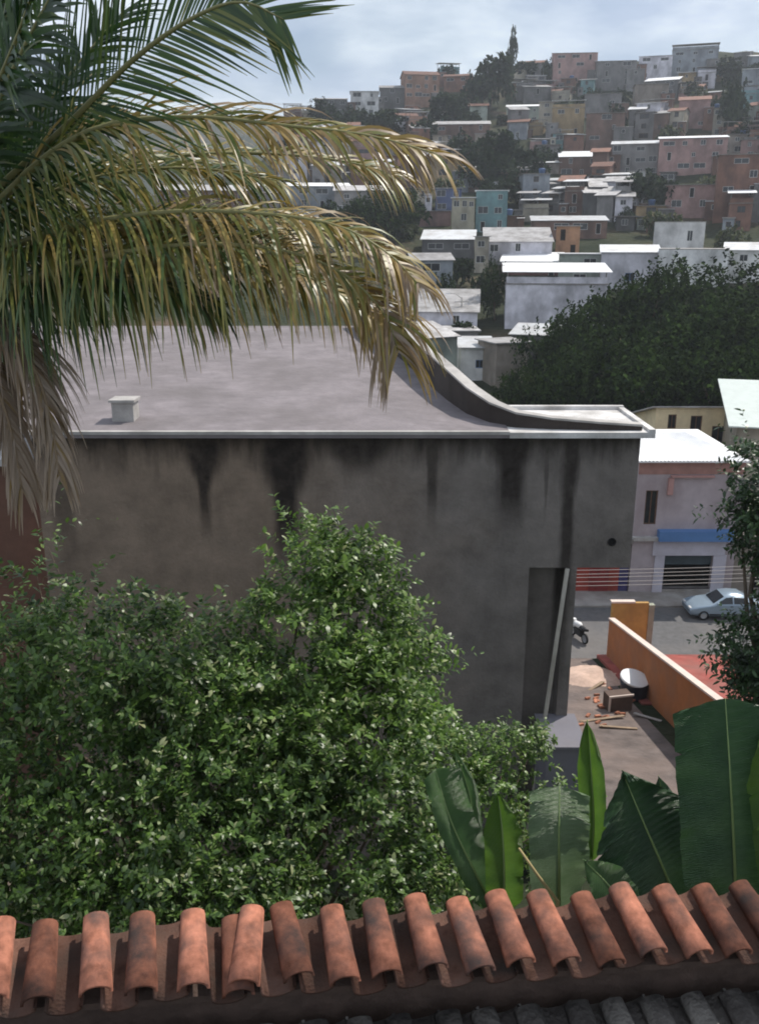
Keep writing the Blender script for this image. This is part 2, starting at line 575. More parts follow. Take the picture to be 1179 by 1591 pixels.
# ------------------------------------------------------------------ neighbour's concrete building
def stain_mat():
    m = bpy.data.materials.new('stained_render')
    m.use_nodes = True
    t = m.node_tree
    N, L = t.nodes, t.links.new
    b = N['Principled BSDF']
    b.inputs['Roughness'].default_value = 0.92
    b.inputs['Specular IOR Level'].default_value = 0.15
    co = N.new('ShaderNodeTexCoord')
    sp = N.new('ShaderNodeSeparateXYZ')
    L(co.outputs['Object'], sp.inputs['Vector'])

    def M(op, a, c=None, clamp=False):
        n = N.new('ShaderNodeMath')
        n.operation = op
        n.use_clamp = clamp
        for i, q in enumerate((a, c)):
            if q is None:
                continue
            if isinstance(q, (int, float)):
                n.inputs[i].default_value = q
            else:
                L(q, n.inputs[i])
        return n.outputs[0]

    def NO(scale, detail=6, vec=None, rough=0.6):
        n = N.new('ShaderNodeTexNoise')
        n.inputs['Scale'].default_value = scale
        n.inputs['Detail'].default_value = detail
        n.inputs['Roughness'].default_value = rough
        L(vec if vec is not None else co.outputs['Object'], n.inputs['Vector'])
        return n.outputs['Fac']

    mp_ = N.new('ShaderNodeMapping')
    mp_.inputs['Scale'].default_value = (1.0, 1.0, 0.16)
    L(co.outputs['Object'], mp_.inputs['Vector'])
    wob = M('SUBTRACT', NO(2.4, 5, mp_.outputs['Vector']), 0.5)
    wob2 = M('SUBTRACT', NO(7.0, 4, mp_.outputs['Vector']), 0.5)
    X = M('ADD', sp.outputs['X'], M('ADD', M('MULTIPLY', wob, 0.28), M('MULTIPLY', wob2, 0.12)))
    D = M('MULTIPLY', sp.outputs['Z'], -1.0)     # depth below the roof edge (origin at the roof edge)

    # (column in the wall, half width at the top, half width further down, depth of the head, total depth, strength)
    stains = [(-4.02, 0.62, 0.17, 1.2, 3.0, 0.95), (-2.14, 0.85, 0.36, 1.4, 4.2, 1.0), (-0.45, 1.3, 0.6, 0.7, 1.3, 0.9),
              (1.20, 0.26, 0.15, 0.9, 2.6, 0.75), (3.02, 0.75, 0.38, 0.8, 2.8, 0.95), (4.38, 0.26, 0.19, 1.5, 7.5, 0.85), (3.80, 0.09, 0.05, 1.6, 2.5, 0.5),
              (-6.1, 0.7, 0.3, 0.7, 1.3, 0.5), (2.3, 0.3, 0.1, 0.5, 0.9, 0.5), (-7.3, 0.5, 0.3, 1.5, 4.0, 0.5), (-5.1, 0.12, 0.08, 0.8, 1.5, 0.35)]
    tot = None
    for (xc, w0, w1, dh, dt, st) in stains:
        dx = M('ABSOLUTE', M('SUBTRACT', X, xc))
        k = N.new('ShaderNodeMapRange')
        k.interpolation_type = 'SMOOTHSTEP'
        k.inputs['From Min'].default_value = dh * 0.3
        k.inputs['From Max'].default_value = dh * 1.25
        k.inputs['To Min'].default_value = w0
        k.inputs['To Max'].default_value = w1
        L(D, k.inputs['Value'])
        rel = M('DIVIDE', dx, k.outputs['Result'])
        s1 = N.new('ShaderNodeMapRange')
        s1.interpolation_type = 'SMOOTHSTEP'
        s1.inputs['From Min'].default_value = 1.15
        s1.inputs['From Max'].default_value = 0.35
        L(rel, s1.inputs['Value'])
        s2 = N.new('ShaderNodeMapRange')
        s2.interpolation_type = 'SMOOTHSTEP'
        s2.inputs['From Min'].default_value = dt
        s2.inputs['From Max'].default_value = dt * 0.45
        L(D, s2.inputs['Value'])
        v = M('MULTIPLY', M('MULTIPLY', s1.outputs['Result'], s2.outputs['Result']), st)
        tot = v if tot is None else M('MAXIMUM', tot, v)
    # ragged black mould along the very top
    top = N.new('ShaderNodeMapRange')
    top.interpolation_type = 'SMOOTHSTEP'
    top.inputs['From Min'].default_value = 1.05
    top.inputs['From Max'].default_value = 0.05
    L(M('ADD', D, M('MULTIPLY', wob, 1.6)), top.inputs['Value'])
    tot = M('MAXIMUM', tot, M('MULTIPLY', top.outputs['Result'], 0.85))
    tot = M('MULTIPLY', tot, M('ADD', M('MULTIPLY', NO(3.5, 7), 0.7), 0.62), True)
    # base render: brownish on the left, greyer on the right, blotchy
    lr = N.new('ShaderNodeMapRange')
    lr.inputs['From Min'].default_value = -3.0
    lr.inputs['From Max'].default_value = 2.5
    L(M('ADD', sp.outputs['X'], M('MULTIPLY', M('SUBTRACT', NO(0.5, 4), 0.5), 5.0)), lr.inputs['Value'])
    c1 = N.new('ShaderNodeMix')
    c1.data_type = 'RGBA'
    L(lr.outputs['Result'], c1.inputs['Factor'])
    c1.inputs[6].default_value = (0.235, 0.18, 0.138, 1)
    c1.inputs[7].default_value = (0.20, 0.178, 0.163, 1)
    bl = N.new('ShaderNodeMapRange')
    bl.inputs['From Min'].default_value = 0.3
    bl.inputs['From Max'].default_value = 0.7
    bl.inputs['To Min'].default_value = 0.62
    bl.inputs['To Max'].default_value = 1.28
    L(NO(0.9, 12, None, 0.74), bl.inputs['Value'])
    hs = N.new('ShaderNodeHueSaturation')
    L(bl.outputs['Result'], hs.inputs['Value'])
    L(c1.outputs[2], hs.inputs['Color'])
    c2 = N.new('ShaderNodeMix')
    c2.data_type = 'RGBA'
    L(tot, c2.inputs['Factor'])
    L(hs.outputs['Color'], c2.inputs[6])
    c2.inputs[7].default_value = (0.026, 0.021, 0.018, 1)
    L(c2.outputs[2], b.inputs['Base Color'])
    bu = N.new('ShaderNodeBump')
    bu.inputs['Strength'].default_value = 0.6
    bu.inputs['Distance'].default_value = 0.04
    L(NO(14, 8), bu.inputs['Height'])
    L(bu.outputs['Normal'], b.inputs['Normal'])
    MAT['stained_render'] = m


stain_mat()
BY = 20.0
BZ = at(589, 668, BY).z
b_root = empty('concrete_building', (0, BY, BZ))
tag(b_root, 'large windowless concrete building with black water stains under its flat roof', 'building')


def bl(p):  # world -> building local
    return (p[0], p[1] - BY, p[2] - BZ)


xl = xat(48, BZ, BY)
xr = xat(996, BZ, BY)
z880 = at(900, 882, BY).z - BZ
xlow = xat(896, z880 + BZ, BY)
xrec0 = xat(822, z880 + BZ, BY)
xrec1 = xat(878, z880 + BZ, BY)
mb = MB()
# upper storey (overhangs on the right) and the deep left wing
mb.box(xl, xr, 0, 2.45, z880, -0.14)
wing = [(xl, 2.45), (2.55, 2.45), (-0.95, 16.0), (xl - 6.2, 16.0)]
mb.hexa([(x, y, z880) for x, y in wing] + [(x, y, 0.80 * (y + .28) / 16.48 - 0.14) for x, y in wing])
mb.build('upper_wall', MAT['stained_render'], b_root)
mb = MB()
mb.box(xl, xrec0, 0.0, 2.4, -13.0, z880)
mb.box(xrec1, xlow, 0.0, 2.4, -13.0, z880 - 0.002)
mb.box(xrec0, xrec1, 0.45, 2.4, -13.0, z880 - 0.001)
mb.hexa([(x, y, -14) for x, y in wing] + [(x, y, z880) for x, y in wing])
mb.build('lower_wall', MAT['stained_render'], b_root)
# roof slab of the left wing, rising a little to the back, and the small right slab
xrl = xat(40, BZ, BY)
mb = MB()
rp = [(xrl, -0.28, 0), (2.9, -0.28, 0), (2.9, 2.5, 0.135), (-0.9, 16.2, 0.80), (xrl - 6.5, 16.2, 0.80)]
b0 = [(x, y, z - 0.13) for x, y, z in rp]
mb.add(rp + b0, ((0, 1, 2, 3, 4), (9, 8, 7, 6, 5), (0, 5, 6, 1), (1, 6, 7, 2), (2, 7, 8, 3), (3, 8, 9, 4), (4, 9, 5, 0)))
mb.build('roof_slab', MAT['roof_cement'], b_root)
mb = MB()
mb.box(xrl, 2.9, -0.30, -0.16, -0.05, 0.022)
mb.build('edge_strip', MAT['pale_concrete'], b_root)
xrr = xat(1012, BZ, BY)
mb = MB()
mb.box(2.9, xrr, -0.30, 2.6, -0.128, 0.002)
mb.box(3.2, xrr, 2.45, 2.6, 0.002, 0.10)
mb.box(xrr - 0.14, xrr, -0.30, 2.45, 0.002, 0.07)
mb.build('side_roof_slab', mat('whitewash', (0.66, 0.645, 0.63), var=0.15, scale=2, dirt=(0.22, 0.20, 0.18), dscale=1.1, damt=0.7, bump=0.3), b_root)
# parapet: from the back it comes forward, bends right along the front edge and sinks to nothing
ctrl = [(-0.85, 16.0, 0.79, 0.95), (-0.1, 12.5, 0.62, 0.92), (0.75, 8.5, 0.42, 0.88), (1.35, 5.0, 0.25, 0.82), (1.75, 2.9, 0.15, 0.74), (2.1, 1.5, 0.085, 0.60), (2.55, 0.65, 0.045, 0.43),
        (3.1, 0.25, 0.004, 0.31), (3.9, 0.05, 0.004, 0.22), (4.9, -0.05, 0.004, 0.15), (5.9, -0.08, 0.004, 0.09)]
mb = MB()
mc = MB()
T = 0.24
n = len(ctrl)
L_, R_ = [], []
for i, (x, y, z, h) in enumerate(ctrl):
    a = Vector(ctrl[max(i - 1, 0)][:2])
    c = Vector(ctrl[min(i + 1, n - 1)][:2])
    t = (c - a).normalized()
    nn = Vector((t.y, -t.x))      # to the left/front side as we walk forward
    R_.append((Vector((x, y)) + nn * 0.0, z, h))
    L_.append((Vector((x, y)) - nn * T, z, h))
for i in range(n - 1):
    (p0, z0, h0), (p1, z1, h1) = R_[i], R_[i + 1]
    (q0, _, _), (q1, _, _) = L_[i], L_[i + 1]
    mb.hexa([(p0.x, p0.y, z0 - .02), (p1.x, p1.y, z1 - .02), (q1.x, q1.y, z1 - .02), (q0.x, q0.y, z0 - .02),
             (p0.x, p0.y, z0 + h0), (p1.x, p1.y, z1 + h1), (q1.x, q1.y, z1 + h1), (q0.x, q0.y, z0 + h0)])
    e0, e1 = (p0 - q0).normalized() * 0.03, (p1 - q1).normalized() * 0.03
    mc.hexa([(*(p0 + e0), z0 + h0 + .003), (*(p1 + e1), z1 + h1 + .003), (*(q1 - e1), z1 + h1 + .003), (*(q0 - e0), z0 + h0 + .003),
             (*(p0 + e0), z0 + h0 + .05), (*(p1 + e1), z1 + h1 + .05), (*(q1 - e1), z1 + h1 + .05), (*(q0 - e0), z0 + h0 + .05)])
par = mb.build('parapet', mat('parapet_dark', (0.042, 0.033, 0.029), dirt=(0.085, 0.072, 0.064), dscale=0.8, damt=0.5, bump=0.3), b_root)  # dark colour carries the shade of the inner face
mc.build('coping', MAT['pale_concrete'], par)
# drain pipe standing aslant before the recess, small vent hole, a step in the roof and a joint
pt, pb = at(881, 884, BY - 0.12), at(838, 1170, BY - 0.12)
mb = MB()
mb.tube([bl(pt), bl(pt.lerp(pb, .5)), bl(pb), bl(pb + (pb - pt) * 0.9)], 0.052, 8)
mb.build('drain_pipe', MAT['pipe'], b_root, True)
h = at(950, 842, BY - 0.01)
mb = MB()
mb.lathe([(0.0, 0.0), (0.07, 0.0), (0.075, 0.02), (0.10, 0.02), (0.10, -0.01)], 12, 0, Matrix.Translation(Vector(bl(h))) @ Matrix.Rotation(R(90), 4, 'X'))
mb.build('vent_hole', MAT['dark_opening'], b_root)
mb = MB()
s = at(195, 645, BY + 0.9)
mb.box(s.x - 0.25, s.x + 0.25, 0.7, 1.2, 0.0, 0.5)
mb.box(s.x - 0.3, s.x + 0.3, 0.65, 1.25, 0.5, 0.56)
mb.build('roof_hatch', MAT['pale_concrete'], b_root)
# reddish house at the left, behind the dead palm frond
hl = empty('brick_house', (-11.6, 21.0, -16.4))
tag(hl, 'red-brown rendered house wall beside the concrete building, behind the dead frond', 'house')
mb = MB()
mb.box(-3.4, 3.35, 0, 6, 0, 11.2)
mb.build('wall', MAT['brick_red'], hl)
mb = MB()
mb.box(-3.5, 3.4, -0.3, 6.2, 11.2, 11.36)
mb.build('roof', MAT['fibre_roof'], hl)


# ------------------------------------------------------------------ houses
def window_mesh(wd, ht, fm, door=False):
    key = ('win', round(wd, 1), round(ht, 1), fm, door)
    if key in MAT:
        return MAT[key]
    mb = MB()
    a, t = 0.07, 0.05
    x0, x1, z0, z1 = -wd / 2, wd / 2, 0, ht
    mb.box(x0, x0 + a, 0.04, 0.04 + t, z0, z1)
    mb.box(x1 - a, x1, 0.04, 0.04 + t, z0, z1)
    mb.box(x0 + a, x1 - a, 0.04, 0.04 + t, z1 - a, z1)
    mb.box(x0 + a, x1 - a, 0.04, 0.04 + t, z0, z0 + a)
    if not door:
        mb.box(-0.03, 0.03, 0.045, 0.085, z0 + a, z1 - a)
    mb.box(x0 + a, x1 - a, 0.075, 0.14, z0 + a, z1 - a, 1)
    me = mb.mesh('window', [MAT[fm], MAT['dark_glass'] if not door else MAT['dark_opening']])
    MAT[key] = me
    return me


def house(label, cat, loc, rz, W, D, H, wallm, roof='flat', roofm='fibre_roof', wins=None, pitch=9, base=5.0, group=None, over=0.35, name='house', fm='frame_white', rise=None, slab_t=0.14, flip=False, annex=None):
    """front faces local -Y; origin at the middle of the front wall's foot"""
    o = empty(name, loc, rz)
    tag(o, label, cat, group)
    wins = wins or []
    mb = MB()
    tp = math.tan(R(pitch)) if roof in ('shed', ) else 0.0
    hb = H + D * tp * (-1 if flip else 1)
    # front wall with real openings
    ops = []
    for (cx, cz, ww, wh, dr) in wins:
        if abs(cx) + ww / 2 < W / 2 - 0.1 and cz + wh < H - 0.05:
            ops.append((cx - ww / 2, cx + ww / 2, cz, cz + wh, dr))
    xg = sorted(set([-W / 2, W / 2] + [q for a in ops for q in a[:2]]))
    zg = sorted(set([-base, H] + [q for a in ops for q in a[2:4]]))
    for i in range(len(xg) - 1):
        for j in range(len(zg) - 1):
            cx, cz = (xg[i] + xg[i + 1]) / 2, (zg[j] + zg[j + 1]) / 2
            if any(a[0] < cx < a[1] and a[2] < cz < a[3] for a in ops):
                continue
            mb.quad((xg[i], 0, zg[j]), (xg[i + 1], 0, zg[j]), (xg[i + 1], 0, zg[j + 1]), (xg[i], 0, zg[j + 1]))
    for (x0, x1, z0, z1, dr) in ops:
        d = 0.15
        mb.quad((x0, 0, z0), (x0, d, z0), (x1, d, z0), (x1, 0, z0))
        mb.quad((x0, 0, z1), (x1, 0, z1), (x1, d, z1), (x0, d, z1))
        mb.quad((x0, 0, z0), (x0, 0, z1), (x0, d, z1), (x0, d, z0))
        mb.quad((x1, 0, z0), (x1, d, z0), (x1, d, z1), (x1, 0, z1))
    A, B = -W / 2, W / 2
    mb.quad((B, 0, -base), (B, D, -base), (B, D, hb), (B, 0, H))
    mb.quad((A, 0, -base), (A, 0, H), (A, D, hb), (A, D, -base))
    mb.quad((A, D, -base), (A, D, hb), (B, D, hb), (B, D, -base))
    mb.quad((A, 0, H), (B, 0, H), (B, D, hb), (A, D, hb))
    if roof == 'gable':
        rh = D / 2 * math.tan(R(max(pitch, 18)))
        mb.add([(A, 0, H), (A, D, H), (A, D / 2, H + rh)], ((0, 2, 1),))
        mb.add([(B, 0, H), (B, D, H), (B, D / 2, H + rh)], ((0, 1, 2),))
    mb.build('wall', MAT[wallm], o)
    k = over
    mr = MB()
    if roof == 'flat':
        mr.box(A - k, B + k, -k, D + k, H + .002, H + slab_t)
    elif roof == 'shed':
        z0, z1 = H - k * tp * (-1 if flip else 1) + 0.01, hb + k * tp * (-1 if flip else 1) + 0.01
        mr.hexa([(A - k, -k, z0), (B + k, -k, z0), (B + k, D + k, z1), (A - k, D + k, z1),
                 (A - k, -k, z0 + .09), (B + k, -k, z0 + .09), (B + k, D + k, z1 + .09), (A - k, D + k, z1 + .09)])
    elif roof == 'gable':
        dz = k * rh / (D / 2)
        for (ya, yb_) in ((-k, D / 2), (D + k, D / 2)):
            mr.hexa([(A - k, ya, H - dz + .01), (B + k, ya, H - dz + .01), (B + k, yb_, H + rh + .01), (A - k, yb_, H + rh + .01),
                     (A - k, ya, H - dz + .1), (B + k, ya, H - dz + .1), (B + k, yb_, H + rh + .1), (A - k, yb_, H + rh + .1)])
    elif roof == 'terrace':
        mr.box(A - .15, B + .15, -.15, D + .15, H + .002, H + .14)
        mr.build('floor_slab', MAT['concrete'], o)
        rs = rise or 2.3
        for px_ in (A + .1, B - .25):
            for py_ in (.1, D - .25):
                m2 = MB()
                m2.box(px_, px_ + .15, py_, py_ + .15, H + .14, H + .14 + rs + (0.1 * D if py_ > 1 else 0.0))
                m2.build('post', MAT['concrete'], o)
        m2 = MB()
        m2.box(A, B, 0.0, 0.12, H + .141, H + .14 + .9)
        m2.build('terrace_wall', MAT[wallm], o)
        mr = MB()
        z0, z1 = H + .14 + rs - .05, H + .14 + rs + .1 * D + .05
        mr.hexa([(A - k, -k, z0), (B + k, -k, z0), (B + k, D + k, z1), (A - k, D + k, z1),
                 (A - k, -k, z0 + .09), (B + k, -k, z0 + .09), (B + k, D + k, z1 + .09), (A - k, D + k, z1 + .09)])
    mr.build('roof', MAT[roofm], o)
    if annex:
        ak, sd_, fw, fh, dp_ = annex
        aw, ah = W * fw, H * fh
        a0, a1 = (A - aw * .45, A + aw * .55) if sd_ < 0 else (B - aw * .55, B + aw * .45)
        m2 = MB()
        m2.box(a0, a1, -dp_, -.003, -base, ah)
        an = m2.build('annex', MAT['wall ' + ak], o)
        m2 = MB()
        m2.hexa([(a0 - .2, -dp_ - .25, ah + .002), (a1 + .2, -dp_ - .25, ah + .002), (a1 + .2, -.003, ah + .25), (a0 - .2, -.003, ah + .25),
                 (a0 - .2, -dp_ - .25, ah + .09), (a1 + .2, -dp_ - .25, ah + .09), (a1 + .2, -.003, ah + .34), (a0 - .2, -.003, ah + .34)])
        m2.build('annex_roof', MAT['fibre_roof' if fw < .5 else 'concrete'], an)
        if ah > 2.4:
            m2 = MB()
            wx = (a0 + a1) / 2
            for (qa, qb, qc, qd) in ((wx - .5, wx - .44, 0, 1.1), (wx + .44, wx + .5, 0, 1.1), (wx - .44, wx + .44, 0, .06), (wx - .44, wx + .44, 1.04, 1.1)):
                m2.box(qa, qb, -dp_ - .06, -dp_ - .004, ah - 1.7 + qc, ah - 1.7 + qd)
            m2.box(wx - .44, wx + .44, -dp_ - .02, -dp_ - .003, ah - 1.64, ah - .66, 1)
            m2.build('window', [MAT[fm], MAT['dark_glass']], an)
    for (x0, x1, z0, z1, dr) in ops:
        q = bpy.data.objects.new('door' if dr else 'window', window_mesh(x1 - x0, z1 - z0, fm, dr))
        col.objects.link(q)
        q.parent = o
        q.location = ((x0 + x1) / 2, 0.0, z0)
    return o


rng = random.Random(11)
HOUSES = []     # (x, y, halfwidth)
PXBOX = []
LAND = []


def autowins(W, H, rng, n=None, first=0.0):
    res = []
    z = H - 2.7
    k = 0
    while z > -1.0 and k < 3:
        m = n if n is not None else max(1, int(W / rng.uniform(3.2, 5.5)))
        for i in range(m):
            if rng.random() < (0.3 if n is None else 0.1):
                continue
            cx = -W / 2 + W * (i + 0.5) / m + rng.uniform(-.3, .3)
            dr = rng.random() < 0.16
            ww = rng.choice((1.0, 1.3, 1.6, 2.2, 3.0)) if not dr else 1.0
            res.append((cx, z + (0.9 if not dr else 0.05), min(ww, W / m - .4), rng.choice((1.1, 1.3, 1.5)) if not dr else 2.1, dr))
        z -= 2.85
        k += 1
    return res


def hpx(label, x0, x1, ytop, ybot, wall, roof='flat', roofm='fibre_roof', jit=0.0, D=None, wins=None, pitch=9, group=None, fm='frame_white', dist=None, landmark=None, over=0.35, flip=False, rise=None, name='house', nwin=None, cat='house', seed=None):
    cx = (x0 + x1) / 2
    if dist:
        p = at(cx, ybot, dist)
    else:
        p = march(cx, ybot)
        if p is None:
            return None
    dep = p.y * CP - p.z * SP
    W = (x1 - x0) / F * dep
    H = (ybot - ytop) / F * dep * 1.03
    r2 = random.Random(int(x0 * 7 + ytop * 13) if seed is None else seed)
    rz = -math.atan2(p.x, p.y) + jit
    if wins is None:
        wins = autowins(W, H, r2, nwin)
    o = house(label, cat, p, rz, W, D or max(5.0, min(10, W * 0.8)), H, 'wall ' + wall, roof, roofm, wins, pitch, base=5.0 if not dist else 9.0, group=group, over=over, fm=fm, flip=flip, rise=rise, name=name,
              annex=(r2.choice(('brown brick', 'raw brick', 'grey cement', 'beige')), r2.choice((-1, 1)), r2.uniform(.3, .5), r2.uniform(.4, .7), r2.uniform(1.2, 2.5)) if ytop < 300 and W > 9 else None)
    HOUSES.append((p.x, p.y, max(W, D or 6) * 0.5))
    PXBOX.append((x0 - 4, x1 + 4, ytop - 10, ybot + 2))
    if landmark:
        LAND.append((cx, (ytop + ybot) / 2, landmark))
    return o


# --- houses in the middle distance
hpx('grey house with curled brown tile roof beside the palm tips', 640, 703, 408, 470, 'blue grey', 'gable', 'fibre_roof', jit=0.25, pitch=20, nwin=1)
hpx('low dark house under a light metal roof, above the curled tile roof', 655, 735, 374, 400, 'dark grey', 'shed', 'metal_roof', jit=-0.05, pitch=12)
hpx('lilac house with wide grey roof and deep veranda beside the orange house', 752, 855, 378, 412, 'lilac white', 'shed', 'fibre_roof', jit=0.05, pitch=13, D=11, landmark='lilac veranda house')
hpx('narrow cream house with dark slit windows at the corner of the lilac house', 736, 758, 372, 425, 'cream', 'flat', 'pale_concrete', nwin=1)
hpx('low maroon house under a white metal roof', 778, 870, 408, 430, 'maroon', 'shed', 'white_roof', jit=-0.04, pitch=9)
hpx('orange two storey house with brown window on the valley side', 862, 898, 355, 398, 'orange', 'flat', 'pale_concrete', fm='frame_brown', nwin=2, landmark='orange house')
hpx('pale green house with dark door behind the white roof', 868, 932, 398, 440, 'pale green', 'flat', 'metal_roof', jit=0.06)
hpx('long white-grey house with bright sheet roof over a brown gallery by the trees', 784, 936, 446, 512, 'lilac white', 'terrace', 'white_roof', jit=0.07, wins=[], rise=1.6, D=9, landmark='long white-grey house', over=0.6)
hpx('tall white block with one small dark window above the wood', 1014, 1088, 350, 404, 'white', 'flat', 'pale_concrete', jit=0.04, wins=[(1.9, 3.4, 1.0, 1.9, False)], over=0.05, landmark='tall white block')
hpx('broad white house with pale green wash under the tall white block', 1020, 1122, 392, 450, 'white', 'flat', 'pale_concrete', wins=[], over=0.05)
hpx('lilac white house with blue windows and a blue awning beside the wood', 932, 1018, 396, 450, 'lilac white', 'shed', 'metal_roof', jit=0.05, pitch=8, fm='frame_blue', landmark='blue-windowed house')
hpx('small white house with flat roof at the edge of the wood beyond the white block', 1122, 1179, 392, 440, 'white', 'shed', 'metal_roof', pitch=12)
hpx('turquoise two storey house beside a pale yellow one', 738, 786, 302, 362, 'turquoise', 'flat', 'white_roof', nwin=2, landmark='turquoise house')
hpx('pale yellow house with narrow windows against the turquoise house', 701, 736, 312, 362, 'pale yellow', 'flat', 'white_roof', nwin=3)
hpx('blue house behind the pale yellow house', 676, 716, 296, 330, 'blue', 'flat', 'fibre_roof', nwin=2)
hpx('low mauve terrace wall in front of the blue house', 648, 700, 330, 352, 'pink', 'flat', 'fibre_roof', wins=[])
hpx('long brown house under a dusty pink sheet roof uphill of the orange house', 826, 940, 345, 372, 'brown brick', 'shed', 'metal_roof', jit=0.08, pitch=8, D=7, landmark='long brown house')
hpx('low white house with grey hipped roof beside the dry palm tips', 606, 740, 486, 520, 'lilac white', 'shed', 'fibre_roof', jit=-0.05, pitch=14, nwin=2)
hpx('long grey cement shed with low wall downhill of the hipped grey roof', 640, 742, 516, 545, 'grey cement', 'flat', 'fibre_roof', jit=0.1, wins=[])
hpx('pale green house with a sloping dark eave beside the parapet', 620, 716, 528, 606, 'pale green', 'shed', 'fibre_roof', jit=0.55, pitch=11, nwin=1)
hpx('small white house with one blue window beyond the parapet', 714, 764, 542, 592, 'white', 'shed', 'metal_roof', jit=0.1, pitch=8, fm='frame_blue', wins=[(0.4, 1.6, 1.0, 1.0, False)])
hpx('pinkish rendered house at the edge of the wood by the small white house', 766, 822, 536, 602, 'beige', 'flat', 'fibre_roof', jit=0.5, wins=[])
hpx('small dark hut with a torn metal sheet roof before the wood', 792, 862, 522, 560, 'dark grey', 'shed', 'metal_roof', jit=-0.2, pitch=10, wins=[])
hpx('white low house seen through the palm, with a long white eave', 400, 545, 292, 322, 'blue grey', 'shed', 'white_roof', jit=0.03, pitch=7, nwin=5)
hpx('white plastered house under the long white eave, behind the palm', 455, 540, 328, 352, 'white', 'flat', 'white_roof', nwin=3)
hpx('orange house glimpsed between the palm fronds', 408, 480, 384, 425, 'orange', 'gable', 'clay_roof', pitch=20, nwin=2)
hpx('grey house behind the yellow palm fronds', 520, 600, 300, 340, 'grey cement', 'shed', 'fibre_roof')
hpx('dim brown house behind the middle palm fronds', 250, 390, 300, 345, 'brown brick', 'shed', 'fibre_roof')

# --- recognisable houses on the hill
hpx('salmon pink house with a row of dark windows below the crest', 629, 682, 122, 168, 'salmon', 'gable', 'clay_roof', jit=0.2, pitch=20, wins=None, landmark='salmon pink house', nwin=4)
hpx('pale grey block on the low shoulder of the hill', 545, 588, 147, 185, 'white', 'flat', 'fibre_roof', nwin=2, landmark='pale grey block')
hpx('dim grey house where the hill crest ends beyond the palm', 490, 540, 158, 190, 'dark grey', 'shed', 'fibre_roof')
hpx('dark low house roof between the pale block and the salmon house', 590, 628, 140, 170, 'dark grey', 'gable', 'fibre_roof', pitch=18)
hpx('wide reddish house below a thin roof at the crest beside the big dark tree', 858, 925, 88, 130, 'pink', 'shed', 'fibre_roof', jit=0.1, pitch=10)
hpx('grey house with a bright eave on the crest', 926, 985, 100, 142, 'grey cement', 'shed', 'white_roof', jit=0.1, nwin=2)
hpx('lilac grey house at the top of the hill with white roof edge', 990, 1040, 92, 130, 'lilac white', 'shed', 'metal_roof')
hpx('grey terrace house crowning the hill', 1042, 1110, 82, 120, 'blue grey', 'terrace', 'fibre_roof', rise=1.8)
hpx('ochre house with dark balcony opening on the upper slope', 856, 905, 172, 212, 'ochre', 'terrace', 'metal_roof', rise=2.0, landmark='ochre house')
hpx('small cream house beside the ochre house', 836, 858, 162, 196, 'cream', 'flat', 'pale_concrete', nwin=1)
hpx('large bare brick house beside the ochre house', 908, 966, 182, 236, 'brown brick', 'flat', 'concrete', landmark='large bare brick house')
hpx('grey house with one square dark window uphill of the bare brick house', 906, 962, 150, 185, 'grey cement', 'flat', 'concrete', wins=[(3.2, 4.5, 1.6, 1.5, False)])
hpx('grey house with an arched dark opening beside the maroon eave', 984, 1034, 136, 180, 'beige', 'flat', 'concrete', jit=0.1, wins=[(0, 0.6, 3.6, 3.6, False), (4, 6.5, 1.2, 1.2, False)])
hpx('house under a slanting white roof high on the hill', 1000, 1050, 128, 152, 'dark grey', 'shed', 'white_roof', jit=-0.15, pitch=13)
hpx('pink house with a maroon eave on the upper slope', 1052, 1098, 160, 200, 'pink', 'shed', 'clay_roof', pitch=14, landmark='maroon-eaved house')
hpx('low house under a broad bright white sheet roof on the middle slope', 868, 935, 246, 272, 'brown brick', 'shed', 'white_roof', jit=0.04, pitch=12, landmark='broad white sheet roof')
hpx('wide pink house under a long white roof on the middle slope', 1022, 1122, 220, 272, 'pink', 'shed', 'white_roof', jit=0.05, pitch=8, D=8, landmark='wide pink house')
hpx('pale grey house with a light eave next to the wide pink house', 948, 1018, 228, 270, 'grey cement', 'shed', 'metal_roof', nwin=4)
hpx('big raw brick house towering over the mauve house', 1108, 1178, 250, 345, 'raw brick', 'flat', 'concrete', jit=0.05, landmark='big raw brick house')
hpx('little white house with one window below the wide pink house', 974, 1000, 268, 290, 'white', 'flat', 'fibre_roof', wins=[(0.6, 1.6, 1.2, 1.6, False)])
hpx('mauve house with rounded balcony downhill of the wide pink house', 1032, 1106, 292, 340, 'pink', 'flat', 'concrete', jit=-0.05)
hpx('pale blue house beyond the dark tree on the upper slope', 1150, 1185, 112, 150, 'blue grey', 'flat', 'white_roof', nwin=2)
hpx('long green-grey house under a thin white roof near the big hill tree', 786, 838, 168, 190, 'pale green', 'shed', 'white_roof', pitch=10)
hpx('small house under a white slanting sheet above the scrub', 820, 905, 282, 300, 'dark grey', 'shed', 'metal_roof', jit=-0.35, pitch=9, D=5)
hpx('low mauve house on the slope beside the dark wood', 670, 760, 196, 222, 'brown brick', 'shed', 'fibre_roof', pitch=11)
hpx('small cream house at the wood edge beside the palm tips', 672, 694, 214, 245, 'cream', 'flat', 'concrete', nwin=1)

